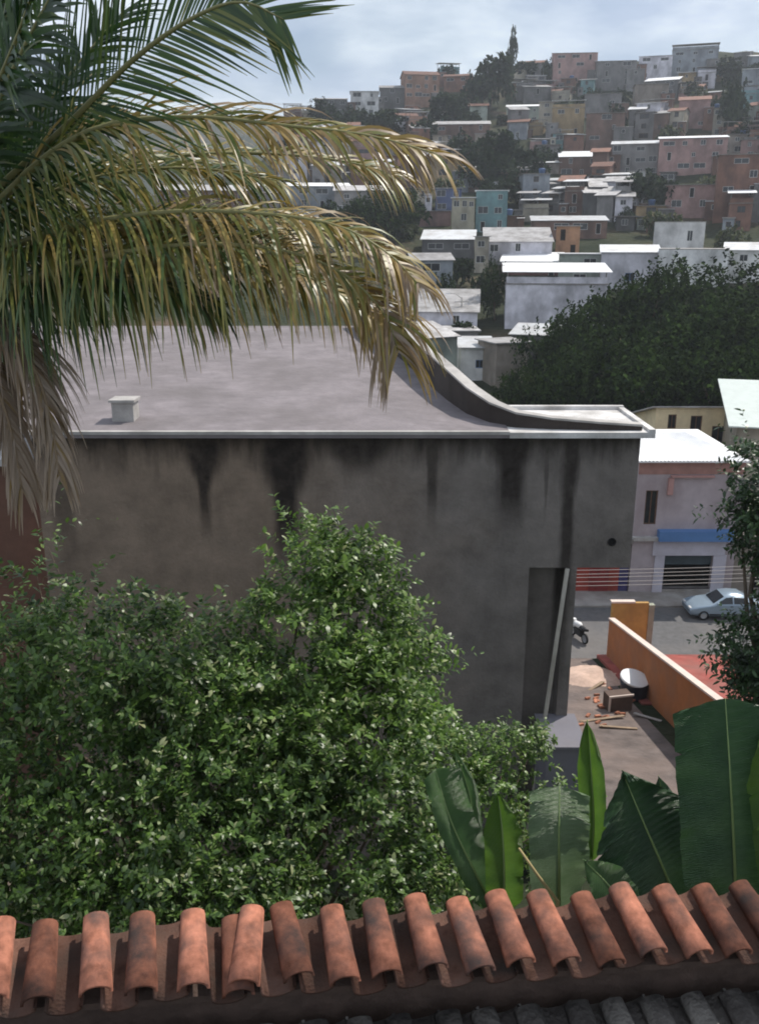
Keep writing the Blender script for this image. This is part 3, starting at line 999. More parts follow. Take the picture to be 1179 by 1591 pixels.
# --- the rest of the hillside
TREEZ = [(700, 845, 218, 296), (470, 620, 186, 236), (722, 800, 100, 172), (1112, 1162, 128, 205), (965, 1035, 275, 330), (550, 645, 300, 378), (690, 760, 150, 190)]
kinds = ['raw brick'] * 5 + ['brown brick'] * 5 + ['grey cement'] * 5 + ['dark grey'] * 2 + ['cream'] * 2 + ['white', 'lilac white', 'lilac white', 'pink', 'pink', 'ochre', 'salmon', 'pale green', 'blue grey', 'blue grey', 'beige', 'beige', 'turquoise']
roofsel = ['flat'] * 4 + ['shed'] * 5 + ['terrace'] * 3 + ['gable'] * 2
rname = {('flat', 0): 'flat slab roof', ('shed', 0): 'grey sheet roof', ('shed', 1): 'bright metal roof', ('terrace', 0): 'covered rooftop terrace', ('terrace', 1): 'bright terrace roof', ('gable', 0): 'clay tile roof'}
nfill = 0
FLATS = []
row = 358
rows = []
while row > 92:
    rows.append(row)
    row -= 6.0 + 3.5 * (row - 96) / 260
for row in rows:
    px = 440 + rng.uniform(0, 30)
    while px < 1215:
        wpx = rng.choice((rng.uniform(18, 30), rng.uniform(26, 46)))
        cx, cyy = px + wpx / 2, row + rng.uniform(-4, 4)
        px += wpx + rng.uniform(0, 12)
        sky_row = interp(cx, RPX, RROW)
        if cyy < sky_row + 1.5:
            continue
        if any(a < cx < b and c < cyy < d for a, b, c, d in TREEZ):
            continue
        if any(a < cx + wpx * .35 and b > cx - wpx * .35 and c + 12 < cyy and d > cyy - 12 for a, b, c, d in PXBOX):
            continue
        if nfill > 225 or rng.random() < 0.06:
            continue
        p = march(cx, cyy)
        if p is None:
            continue
        dep = p.y * CP - p.z * SP
        W = wpx / F * dep
        if any(math.hypot(p.x - a, p.y - b) < (W / 2 + c) * 0.54 for a, b, c in HOUSES):
            continue
        H = rng.choice((3.0, 3.2, 5.6, 5.8, 6.0, 8.3))
        kd = rng.choice(kinds)
        rf = rng.choice(roofsel)
        br = 1 if rf in ('shed', 'terrace') and rng.random() < 0.36 else 0
        rm = {'flat': 'concrete', 'gable': 'clay_roof'}.get(rf, 'metal_roof' if br else 'fibre_roof')
        if br and rng.random() < 0.3:
            rm = 'white_roof'
        st = 'single storey' if H < 4 else ('two storey' if H < 7 else 'three storey')
        zone = 'along the crest' if cyy < sky_row + 28 else ('high on the hill' if cyy < 190 else ('on the middle slope' if cyy < 275 else 'low on the hill'))
        lm = min(LAND, key=lambda q: math.hypot(q[0] - cx, q[1] - cyy))
        up_ = 'uphill of' if cyy < lm[1] - 12 else ('downhill of' if cyy > lm[1] + 12 else 'beside')
        where = f'{up_} the {lm[2]}' if math.hypot(lm[0] - cx, lm[1] - cyy) < 95 else zone
        ann = rng.random() < 0.5
        akd = rng.choice(kinds)
        lab = f'{st} {kd} house with {rname[(rf, br)]} {where}'
        house(lab, 'house', p, -math.atan2(p.x, p.y) + rng.uniform(-.28, .28), W, rng.uniform(6, 10), H, 'wall ' + kd, rf, rm,
              autowins(W, H, rng), rng.uniform(6, 13), base=6.0, group='houses crowding the hillside', over=rng.uniform(.3, .8), fm=rng.choice(('frame_white', 'frame_brown', 'frame_brown')), rise=rng.uniform(1.6, 2.4), annex=(akd, rng.choice((-1, 1)), rng.uniform(.35, .6), rng.uniform(.45, .8), rng.uniform(1.2, 3.0)) if ann else None)
        if rf == 'flat':
            FLATS.append((p, H, where))
        HOUSES.append((p.x, p.y, W * 0.5))
        nfill += 1
print('fill houses', nfill, 'all', len(HOUSES))


# ------------------------------------------------------------------ foliage
def leaves_mesh(name, base, axis, nrm, length, width, material, fold=0.12):
    """one mesh of many little leaves (two triangles and a quad each, folded on the midrib)"""
    n_ = len(base)
    side = np.cross(axis, nrm)
    side /= np.linalg.norm(side, axis=1, keepdims=True) + 1e-9
    nrm = np.cross(side, axis)
    L = length[:, None]
    Wd = width[:, None] * 0.5
    droop = -0.10 * L * np.array([[0, 0, 1.0]])
    p0 = base
    m1 = base + axis * L * 0.34
    m2 = base + axis * L * 0.68 + droop * 0.5
    v = np.stack([p0, m1 - side * Wd + nrm * Wd * fold * 2, m1 + side * Wd + nrm * Wd * fold * 2,
                  m2 - side * Wd * 0.8 + nrm * Wd * fold * 2, m2 + side * Wd * 0.8 + nrm * Wd * fold * 2, base + axis * L + droop], 1).reshape(-1, 3)
    me = bpy.data.meshes.new(name)
    me.vertices.add(n_ * 6)
    me.vertices.foreach_set('co', v.astype(np.float32).ravel())
    pat = np.array([0, 2, 1, 1, 2, 4, 3, 3, 4, 5])
    idx = (pat[None, :] + (np.arange(n_) * 6)[:, None]).ravel()
    me.loops.add(len(idx))
    me.loops.foreach_set('vertex_index', idx.astype(np.int32))
    me.polygons.add(n_ * 3)
    st = (np.array([0, 3, 7])[None, :] + (np.arange(n_) * 10)[:, None]).ravel()
    me.polygons.foreach_set('loop_start', st.astype(np.int32))
    me.materials.append(material)
    me.update(calc_edges=True)
    me.validate()
    return me


def unit(v):
    return v / (np.linalg.norm(v, axis=1, keepdims=True) + 1e-9)


def shoots_crown(name, lobes, nshoot, leaf, material, seed, per=14, slen=0.32, inner=0.35, up=0.55, wratio=0.42, extra=None, clump=0.0):
    """shoots spread through ellipsoid lobes; leaves set along each shoot"""
    g = np.random.default_rng(seed)
    wts = np.array([(l[1][0] * l[1][1] * l[1][2]) ** (2 / 3) for l in lobes])
    wts = wts / wts.sum()
    which = g.choice(len(lobes), nshoot, p=wts)
    C = np.array([l[0] for l in lobes])[which]
    Rr = np.array([l[1] for l in lobes])[which]
    d = unit(g.normal(size=(nshoot, 3)))
    rad = inner + (1 - inner) * g.random(nshoot) ** 0.55
    P = C + d * Rr * rad[:, None]
    if clump:
        fq = clump
        ph_ = g.uniform(0, 6.28, (4, 3))
        K = unit(g.normal(size=(4, 3))) * fq
        nz = sum(np.sin(P @ K[i] + ph_[i, 0]) * np.cos(P @ K[(i + 1) % 4] * 0.7 + ph_[i, 1]) for i in range(4))
        keep = (nz > -0.35) | (g.random(nshoot) < 0.12)
        P, d = P[keep], d[keep]
        nshoot = len(P)
    sd = unit(d * 0.8 + np.array([0, 0, up]) + g.normal(size=(nshoot, 3)) * 0.45)
    sl = slen * g.uniform(0.55, 1.35, nshoot)
    if extra is not None:      # a few long shoots standing out of the outline
        P = np.vstack([P, extra[0]])
        sd = np.vstack([sd, unit(extra[1])])
        sl = np.concatenate([sl, extra[2]])
    ns = len(P)
    perm = np.repeat(np.arange(ns), per)
    t = np.tile(np.linspace(0.12, 1.0, per), ns) + g.normal(size=ns * per) * 0.03
    ax0 = sd[perm]
    bend = np.array([[0, 0, -0.22]]) * (t ** 2)[:, None]
    base = P[perm] + (ax0 * t[:, None] + bend) * sl[perm][:, None]
    ref = unit(np.cross(ax0, unit(g.normal(size=(ns, 3)))[perm]))
    ref2 = np.cross(ax0, ref)
    ph = np.tile(np.arange(per) * 2.4, ns) + g.normal(size=ns * per) * 0.4
    out_ = ref * np.cos(ph)[:, None] + ref2 * np.sin(ph)[:, None]
    axis = unit(out_ * 0.85 + ax0 * 0.55 + np.array([[0, 0, -0.12]]))
    nrm = unit(np.array([[0, 0, 1.0]]) + g.normal(size=axis.shape) * 0.42 + ax0 * 0.25)
    ln = leaf * g.uniform(0.5, 1.35, len(base))
    return leaves_mesh(name, base, axis, nrm, ln, ln * wratio * g.uniform(0.8, 1.2, len(base)), material)


def limbs(mb, foot, tops, r0, rng_, fork=0.45):
    foot = Vector(foot)
    cen = sum((Vector(t) for t in tops), Vector()) / len(tops)
    mid = foot.lerp(cen, fork)
    mid.x += rng_.uniform(-.1, .1) * (cen - foot).length
    mb.tube([foot, foot.lerp(mid, .5) + Vector((rng_.uniform(-.05, .05), 0, 0)) * (cen - foot).length, mid], [r0, r0 * .8, r0 * .65], 8)
    for t in tops:
        t = Vector(t)
        q = mid.lerp(t, .5) + Vector((rng_.uniform(-.1, .1), rng_.uniform(-.1, .1), rng_.uniform(0, .15))) * (t - mid).length
        mb.tube([mid, q, t], [r0 * .55, r0 * .35, r0 * .12], 6)


def px_lobe(px, py, Y, rpx, ry=None, sx=1.0, sz=1.0):
    p = at(px, py, Y)
    dep = p.y * CP - p.z * SP
    r = rpx / F * dep
    return (tuple(p), (r * sx, (ry or r), r * sz))


def shrub(name, label, cat, lobes, nshoot, leaf, material, seed, group=None, per=14, slen=0.3, trunk_r=0.05, foot=None, up=0.55, inner=0.35, extra=None, wratio=0.42):
    r_ = random.Random(seed)
    cx = sum(l[0][0] for l in lobes) / len(lobes)
    cyy = sum(l[0][1] for l in lobes) / len(lobes)
    if foot is None:
        foot = (cx, cyy, zt(cx, cyy) - 0.05)
    o = empty(name, foot)
    tag(o, label, cat, group)
    fv = np.array(foot)
    ll = [(tuple(np.array(c) - fv), r) for c, r in lobes]
    ex = None
    if extra:
        ex = (np.array([np.array(e[0]) - fv for e in extra]), np.array([e[1] for e in extra], float), np.array([e[2] for e in extra], float))
    me = shoots_crown('crown', ll, int(nshoot * 1.3), leaf, material, seed, per, slen, inner, up, wratio, ex, clump=9.0)
    c = bpy.data.objects.new('crown', me)
    col.objects.link(c)
    c.parent = o
    c['kind'] = 'stuff'
    mb = MB()
    limbs(mb, (0, 0, 0), [l[0] for l in ll], trunk_r, r_)
    mb.build('trunk', MAT['bark'], o, True)
    return o


def ext(px, py, Y, dx, dy, dz, ln):
    return (tuple(at(px, py, Y)), (dx, dy, dz), ln * 1.5)


# big leafy shrub on the left
shrub('leafy_tree', 'dense dark green leafy shrub filling the space before the stained wall', 'shrub',
      [px_lobe(40, 1010, 6.9, 120, .5), px_lobe(150, 1040, 6.8, 130, .55), px_lobe(-60, 1060, 6.8, 150, .6), px_lobe(260, 1060, 6.6, 115, .5), px_lobe(330, 1070, 6.7, 110, .5),
       px_lobe(80, 1150, 6.4, 170, .6), px_lobe(240, 1190, 6.3, 170, .6), px_lobe(350, 1150, 6.4, 130, .5)],
      2300, 0.068, MAT['shrub_leaf'], 5, slen=0.26, foot=(-2.0, 6.9, zt(0, 6.9) - .05), trunk_r=0.07,
      extra=[ext(118, 940, 6.8, .5, -.1, .8, .5), ext(20, 930, 6.8, -.2, 0, 1, .4), ext(215, 985, 6.6, .3, 0, 1, .3), ext(330, 985, 6.6, .2, 0, 1, .35), ext(275, 990, 6.6, -.2, 0, 1, .3), ext(90, 930, 6.9, .1, 0, 1, .45)])
# taller one in the middle
shrub('leafy_tree', 'taller bright green leafy tree reaching up the stained wall', 'tree',
      [px_lobe(475, 870, 7.4, 62, .3), px_lobe(500, 930, 7.3, 95, .4), px_lobe(555, 960, 7.4, 85, .4), px_lobe(470, 1020, 7.0, 110, .5), px_lobe(590, 1050, 7.1, 90, .45), px_lobe(440, 1110, 6.7, 110, .5),
       px_lobe(540, 1130, 6.7, 120, .5), px_lobe(630, 1080, 7.2, 60, .35), px_lobe(560, 880, 7.4, 45, .25)],
      1900, 0.066, MAT['shrub_leaf_light'], 8, slen=0.25, foot=(-0.4, 7.4, zt(0, 7.4) - .05), trunk_r=0.06,
      extra=[ext(455, 850, 7.4, -.25, 0, 1, .42), ext(425, 960, 7.2, -1, 0, .75, .42), ext(400, 985, 7.1, -1, 0, .5, .35), ext(655, 1010, 7.2, 1, 0, .15, .35), ext(600, 900, 7.4, .6, 0, .6, .3), ext(640, 1040, 7.2, 1, 0, .3, .3), ext(520, 850, 7.4, .2, 0, 1, .3), ext(440, 900, 7.4, -.4, 0, .8, .3)])
# lower front mass
shrub('leafy_tree', 'low spreading shrub with small glossy leaves just behind the clay tile edge', 'shrub',
      [px_lobe(60, 1330, 5.7, 150, .4), px_lobe(210, 1340, 5.6, 140, .4), px_lobe(370, 1320, 5.7, 150, .4), px_lobe(510, 1310, 5.8, 140, .4), px_lobe(600, 1250, 6.2, 110, .4), px_lobe(640, 1330, 5.9, 80, .35),
       px_lobe(-60, 1270, 5.8, 160, .4), px_lobe(430, 1230, 6.1, 120, .4),
       px_lobe(20, 1430, 5.2, 85, .3), px_lobe(150, 1430, 5.2, 85, .3), px_lobe(280, 1420, 5.2, 80, .3), px_lobe(400, 1420, 5.25, 80, .3), px_lobe(530, 1410, 5.3, 75, .3), px_lobe(640, 1400, 5.4, 60, .3)],
      3300, 0.058, MAT['shrub_leaf'], 13, slen=0.22, foot=(-1.0, 5.8, zt(0, 5.8) - .05), trunk_r=0.06)
# small-leaved bush by the banana leaves
shrub('leafy_tree', 'small pale-leaved bush between the stained wall and the banana leaves', 'shrub',
      [px_lobe(690, 1200, 7.6, 75, .4), px_lobe(780, 1195, 7.8, 60, .35), px_lobe(730, 1260, 7.4, 80, .4), px_lobe(820, 1180, 7.9, 42, .3), px_lobe(660, 1180, 7.5, 60, .35), px_lobe(850, 1290, 7.6, 70, .3)],
      850, 0.058, MAT['shrub_leaf_light'], 21, slen=0.22, trunk_r=0.04,
      extra=[ext(780, 1155, 7.8, -.1, 0, 1, .25), ext(835, 1150, 7.9, .2, 0, 1, .2), ext(660, 1150, 7.5, .2, 0, 1, .25)])
# climber sprigs at the left wall
shrub('climbing_plant', 'thin climbing sprigs with a few pale leaves below the dead frond', 'plant',
      [px_lobe(75, 850, 7.6, 30, .15), px_lobe(55, 880, 7.5, 30, .15)], 26, 0.062, MAT['shrub_leaf_light'], 34, per=7, slen=0.28, trunk_r=0.02, foot=(-2.9, 7.6, zt(0, 7.6) - .05),
      extra=[ext(65, 830, 7.6, .35, 0, 1, .5), ext(80, 820, 7.6, 1, 0, .35, .42), ext(95, 790, 7.6, .1, 0, 1, .3), ext(45, 860, 7.5, .6, 0, .6, .4)])
# dark tree at the right edge
shrub('leafy_tree', 'dark dense tree standing between the orange wall and the parked car', 'tree',
      [px_lobe(1190, 740, 15.0, 50, .6), px_lobe(1212, 820, 15.0, 66, .8), px_lobe(1275, 930, 15.0, 85, .9), px_lobe(1165, 1008, 14.8, 46, .5), px_lobe(1250, 1050, 15, 95, .9), px_lobe(1150, 800, 15.2, 22, .4), px_lobe(1195, 1065, 14.8, 58, .6)],
      2000, 0.12, MAT['dark_leaf'], 41, slen=0.4, trunk_r=0.13, foot=(8.9, 15.2, zt(0, 15.2) - .1),
      extra=[ext(1165, 700, 15, -.7, 0, .7, .6), ext(1135, 990, 14.8, -1, 0, .1, .5), ext(1130, 790, 15.1, -1, 0, .2, .4), ext(1160, 690, 15, -.2, 0, 1, .5)])


# trees farther off: shared crown meshes
def crown_proto(seed, mt, nshoot=150, leaf=0.10, tall=1.0, per=10):
    g = random.Random(seed)
    lobes = [((g.uniform(-.45, .45), g.uniform(-.45, .45), 0.62 * tall + g.uniform(-.22, .28) * tall), (g.uniform(.25, .45), g.uniform(.25, .45), g.uniform(.2, .34) * tall)) for _ in range(8)]
    lobes.append(((0, 0, .6 * tall), (.5, .5, .36 * tall)))
    me = shoots_crown('crown', lobes, nshoot, leaf, mt, seed, per, 0.2, 0.45, 0.5, 0.6)
    mb = MB()
    limbs(mb, (0, 0, -0.05), [l[0] for l in lobes[:5]], 0.045, g, 0.5)
    return me, mb.mesh('trunk', MAT['bark'], True)


PRO = [crown_proto(100 + i, MAT['tree_leaf'], 620, 0.058, per=11) for i in range(3)]
HPRO = [crown_proto(200 + i, MAT['hill_leaf'], 110, 0.17, t, 8) for i, t in enumerate((1.0, 0.8, 1.3, 1.0))]
SPRO = [crown_proto(300 + i, MAT['scrub_leaf'], 90, 0.18, t, 8) for i, t in enumerate((0.7, 0.9))]


def tree(label, loc, h, wd, proto, rz, group, name='tree'):
    o = empty(name, loc, rz)
    o.scale = (wd / 1.5, wd / 1.5, h)
    tag(o, label, 'tree', group)
    c = bpy.data.objects.new('crown', proto[0])
    col.objects.link(c)
    c.parent = o
    c['kind'] = 'stuff'
    t = bpy.data.objects.new('trunk', proto[1])
    col.objects.link(t)
    t.parent = o
    return o


def tree_px(label, px, top, bot, wpx, proto, group, dist=None, name='tree'):
    p = at(px, bot, dist) if dist else march(px, bot)
    if p is None:
        return
    dep = p.y * CP - p.z * SP
    zg = zt(p.x, p.y)
    if dist:
        p = Vector((p.x, p.y, zg))
    htop = at(px, top, p.y).z
    tree(label, (p.x, p.y, zg - 0.2), max(2.5, htop - zg), wpx / F * dep, proto, rng.uniform(0, 6.28), group, name)


# the wood in the middle distance
WOOD = [(1000, 430, 108, 170, 'broad round tree in the middle of the wood before the white block'), (1090, 432, 112, 190, 'broad tree of the wood before the pale green-washed house'),
        (1165, 445, 112, 170, 'wide tree of the wood beside the small white flat-roofed house'), (920, 470, 104, 150, 'dark tree of the wood beside the long white-grey house'), (860, 510, 98, 110, 'low dark tree at the edge of the wood beside the pinkish wall'),
        (1040, 500, 92, 190, 'shaded tree in the heart of the wood'), (1140, 490, 92, 200, 'large spreading tree of the wood behind the pale green roof'), (950, 530, 88, 160, 'dark tree of the wood right behind the concrete building'),
        (870, 560, 84, 120, 'lowest dark tree at the foot of the wood'), (1010, 560, 82, 190, 'dark tree at the foot of the wood above the yellow house'), (1110, 560, 80, 190, 'dark tree standing right behind the yellow house'),
        (800, 580, 86, 90, 'small dark tree below the small white house'), (1180, 555, 78, 150, 'tall dark tree behind the pale green roof')]
for i, (px, top, d, wpx, lb) in enumerate(WOOD):
    tree_px(lb, px, top, top + 150, wpx, PRO[i % 3], 'trees of the wood', dist=d, name='wood_tree')
tree_px('narrow dark columnar tree beside the long white-grey house', 768, 416, 500, 46, PRO[1], None, name='columnar_tree')
tree_px('dark round tree among houses beside the dry palm tips', 600, 300, 376, 90, PRO[0], 'dark trees beside the palm tips')
tree_px('dark tree close behind the middle palm frond', 560, 310, 380, 70, PRO[2], None)
for (px, top, bot, wpx, lb) in ((708, 404, 446, 44, 'dark tree in the gap below the cream house'), (690, 440, 486, 40, 'dark bush beside the hipped grey roof'), (745, 420, 470, 40, 'dark bush against the columnar tree'), (724, 500, 530, 40, 'low bush at the foot of the lamp post'),
                                (1130, 120 - 22, 128, 50, 'low dark tree on the crest past the grey terrace house'), (1165, 96, 130, 50, 'spreading dark tree on the crest beside the pale blue house'), (820, 98, 120, 40, 'low dark tree on the crest beside the skyline trees')):
    tree_px(lb, px, top, bot, wpx, HPRO[int(px) % 4], 'trees on the hillside', name='hill_tree')
# hill trees
HILL = [(760, 94, 172, 74, 'big dark tree on the crest above the houses'), (735, 110, 172, 40, 'dark tree leaning on the big crest tree'), (795, 62, 118, 17, 'tall thin tree standing out on the skyline'), (787, 85, 118, 12, 'short thin tree beside the tall skyline tree'),
        (690, 150, 196, 60, 'dark round tree beside the salmon pink house'), (720, 165, 200, 60, 'dark tree between the salmon pink house and the big crest tree'), (500, 165, 200, 50, 'dark tree at the low shoulder of the hill'),
        (560, 178, 215, 60, 'dark tree below the pale grey block'), (610, 175, 215, 60, 'dark tree downhill of the salmon pink house'), (655, 180, 225, 50, 'dark tree by the low mauve house'), (530, 190, 232, 60, 'dark tree behind the palm tips'),
        (720, 214, 276, 60, 'dark tree of the hillside wood close to the palm tips'), (760, 210, 280, 70, 'tall dark tree in the hillside wood'), (805, 218, 285, 66, 'dark tree in the hillside wood beside the white roof'), (745, 245, 300, 66, 'low dark tree at the foot of the hillside wood'), (790, 250, 300, 60, 'round dark tree at the foot of the hillside wood'),
        (830, 235, 285, 50, 'dark tree at the edge of the hillside wood'), (1138, 128, 200, 46, 'dark tree standing between the pink and the pale blue house'), (1128, 150, 215, 40, 'dark tree next to the pink house with maroon eave'), (1000, 272, 330, 64, 'green bush tree below the little white house'), (1030, 285, 335, 40, 'dark bush beside the mauve house'),
        (850, 92, 125, 26, 'small dark tree beside the reddish crest house'), (1150, 200, 236, 40, 'dark tree uphill of the big raw brick house'), (640, 112, 135, 26, 'small tree top above the salmon pink house'), (700, 104, 130, 34, 'small spreading tree on the crest before the big dark tree'), (478, 168, 200, 30, 'dark bush at the end of the hill')]
for i, (px, top, bot, wpx, lb) in enumerate(HILL):
    tree_px(lb, px, top, bot, wpx, HPRO[i % 4], 'trees on the hillside', name='hill_tree')
ns_ = 0
for i in range(400):
    px, row = rng.uniform(440, 1200), rng.uniform(105, 400)
    if row < interp(px, RPX, RROW) + 3:
        continue
    p = march(px, row)
    if p is None or any(math.hypot(p.x - a, p.y - b) < c * 1.05 + 1.5 for a, b, c in HOUSES):
        continue
    h = rng.uniform(3, 7)
    s_ = ns_ % 3 == 0
    lm = min(LAND, key=lambda q: math.hypot(q[0] - px, q[1] - row))
    tree(('low dry scrub bush' if s_ else 'small dark tree') + ' among houses ' + ('uphill of' if row < lm[1] - 10 else 'downhill of' if row > lm[1] + 10 else 'beside') + ' the ' + lm[2], (p.x, p.y, zt(p.x, p.y) - .2), h, h * rng.uniform(.9, 1.5), SPRO[i % 2] if s_ else HPRO[i % 4], rng.uniform(0, 6.28),
         'dry bushes between the hillside houses' if s_ else 'small trees between the hillside houses', 'scrub_bush' if s_ else 'small_tree')
    HOUSES.append((p.x, p.y, h * .4))
    ns_ += 1
    if ns_ > 70:
        break
print('small trees', ns_)


# ------------------------------------------------------------------ coconut palm
def palm_mat():
    m = bpy.data.materials.new('palm_leaf')
    m.use_nodes = True
    t = m.node_tree
    N, L = t.nodes, t.links.new
    b = N['Principled BSDF']
    b.inputs['Roughness'].default_value = 0.4
    b.inputs['Specular IOR Level'].default_value = 0.55
    at_ = N.new('ShaderNodeAttribute')
    at_.attribute_name = 'dry'
    g = N.new('ShaderNodeNewGeometry')
    ad = N.new('ShaderNodeMath')
    ad.operation = 'MULTIPLY_ADD'
    ad.inputs[1].default_value = 0.42
    L(g.outputs['Random Per Island'], ad.inputs[0])
    sh_ = N.new('ShaderNodeMath')
    sh_.operation = 'SUBTRACT'
    sh_.inputs[1].default_value = 0.13
    L(at_.outputs['Fac'], sh_.inputs[0])
    L(sh_.outputs[0], ad.inputs[2])
    ra = N.new('ShaderNodeValToRGB')
    e = ra.color_ramp.elements
    e[0].position, e[0].color = 0.05, (0.018, 0.05, 0.014, 1)
    e[1].position, e[1].color = 1.0, (0.36, 0.28, 0.21, 1)
    for p, c in ((0.3, (0.055, 0.105, 0.022)), (0.5, (0.185, 0.19, 0.04)), (0.68, (0.35, 0.24, 0.06)), (0.85, (0.27, 0.19, 0.115))):
        x = e.new(p)
        x.color = c + (1,)
    L(ad.outputs[0], ra.inputs['Fac'])
    L(ra.outputs['Color'], b.inputs['Base Color'])
    tr = N.new('ShaderNodeBsdfTranslucent')
    L(ra.outputs['Color'], tr.inputs['Color'])
    ms = N.new('ShaderNodeMixShader')
    ms.inputs['Fac'].default_value = 0.3
    L(b.outputs['BSDF'], ms.inputs[1])
    L(tr.outputs['BSDF'], ms.inputs[2])
    L(ms.outputs['Shader'], N['Material Output'].inputs['Surface'])
    MAT['palm_leaf'] = m


palm_mat()
mat('rachis', (0.22, 0.21, 0.09), rough=0.5, var=0.2)
mat('dry_rachis', (0.26, 0.19, 0.12), rough=0.7, var=0.2)


def catmull(pts, n):
    pts = [np.array(p, float) for p in pts]
    P = [2 * pts[0] - pts[1]] + pts + [2 * pts[-1] - pts[-2]]
    outp = []
    m = len(pts) - 1
    for k in range(n):
        t = k / (n - 1) * m
        i = min(int(t), m - 1)
        f = t - i
        a, b, c, d = P[i], P[i + 1], P[i + 2], P[i + 3]
        outp.append(0.5 * ((2 * b) + (-a + c) * f + (2 * a - 5 * b + 4 * c - d) * f * f + (-a + 3 * b - 3 * c + d) * f ** 3))
    return np.array(outp)


def frond(parent, ctrl, origin, L=0.85, nl=85, grav=1.0, dry0=0.1, dry1=0.3, seed=0, lw=0.038, gap=0.05, t0=0.1, lift=0.15, sweep=0.6, label=None, face=None, fr=0.0, rnd=0.17):
    g = np.random.default_rng(seed)
    C = catmull(ctrl, 80) - np.array(origin)
    Tn = np.gradient(C, axis=0)
    Tn = unit(Tn)
    mb = MB()
    rr = [0.035 * (1 - 0.85 * k / 20) for k in range(21)]
    mb.tube([C[int(k * 79 / 20)] for k in range(21)], rr, 7)
    o = mb.build('frond', MAT['dry_rachis' if dry0 > .55 else 'rachis'], parent, True)
    if label:
        o['label'] = label
    SEG = 6
    V, Fc, DR = [], [], []
    up = np.array([0, 0, 1.0])
    for i in range(nl):
        for s in (-1, 1):
            if g.random() < gap:
                continue
            t = t0 + (1 - t0) * (i + g.uniform(-.3, .3)) / (nl - 1)
            t = min(max(t, 0.0), 1.0)
            k = t * 79
            a = min(int(k), 78)
            f = k - a
            p = C[a] * (1 - f) + C[a + 1] * f
            T = Tn[a]
            side = np.cross(T, up * (1 - fr) + np.array(face if face is not None else (0, 0, 0.0)) * fr)
            side /= np.linalg.norm(side) + 1e-9
            n2 = np.cross(side, T)
            prof = (0.45 + 0.55 * math.sin(math.pi * min(1, (t * 1.25)) ** 0.8)) if t < 0.8 else (0.42 + 0.6 * (1 - t) * 2.2)
            ln = L * max(0.3, prof) * g.uniform(0.62, 1.15)
            sw = sweep + 0.7 * t * t
            d = side * s * 1.0 + T * sw + n2 * lift + g.normal(size=3) * rnd
            d /= np.linalg.norm(d)
            pos = p.copy()
            st = ln / SEG
            wv0 = np.cross(d, n2)
            w_ = lw * g.uniform(.8, 1.15)
            b = len(V)
            tw = g.normal() * (0.5 if rnd > .1 else .15)
            dr = dry0 + (dry1 - dry0) * t + g.normal() * 0.05
            for q in range(SEG + 1):
                u = q / SEG
                wv = np.cross(d, n2 * math.cos(tw) + side * math.sin(tw))
                nw = np.linalg.norm(wv)
                wv = wv / nw if nw > 1e-3 else wv0
                wd = w_ * 0.5 * (0.55 + 0.45 * min(1, u * 5)) * (1 - u ** 2.2) + 0.0012
                V.append(pos - wv * wd)
                V.append(pos + wv * wd)
                DR += [dr + 0.16 * u ** 3] * 2
                d = d + np.array([0, 0, -1.0]) * grav * (0.32 + 0.5 * u) * 0.55
                d /= np.linalg.norm(d)
                pos = pos + d * st
            for q in range(SEG):
                Fc.append((b + 2 * q, b + 2 * q + 1, b + 2 * q + 3, b + 2 * q + 2))
    me = bpy.data.meshes.new('leaflets')
    me.from_pydata([tuple(v) for v in V], [], Fc)
    me.materials.append(MAT['palm_leaf'])
    at_ = me.attributes.new('dry', 'FLOAT', 'POINT')
    at_.data.foreach_set('value', np.clip(np.array(DR), 0, 1).astype(np.float32))
    me.polygons.foreach_set('use_smooth', [True] * len(Fc))
    me.update()
    q = bpy.data.objects.new('leaflets', me)
    col.objects.link(q)
    q.parent = o
    q['kind'] = 'stuff'
    return o


CR = at(-95, 380, 7.7)
pf = (CR.x - 0.35, CR.y + 0.1, zt(0, 7.8) - 0.1)
palm = empty('coconut_palm', pf)
tag(palm, 'coconut palm with green, yellowing and dead brown fronds', 'palm tree')
pv = Vector(pf)
mb = MB()
tp = [Vector((0, 0, 0)), Vector((-0.05, 0, 2.2)), Vector((0.1, 0, 4.2)), CR - pv + Vector((0, 0, -.15)), CR - pv + Vector((.03, 0, .25))]
Ct = [Vector(p) for p in catmull(tp, 34)]
mb.tube(Ct, [(0.19 - 0.05 * i / 33) * (1.05 if i % 2 else 0.97) for i in range(34)], 12)
mb.build('trunk', MAT['palm_bark'], palm, True)


def fpx(*pts):
    return [tuple(at(*p)) for p in pts]


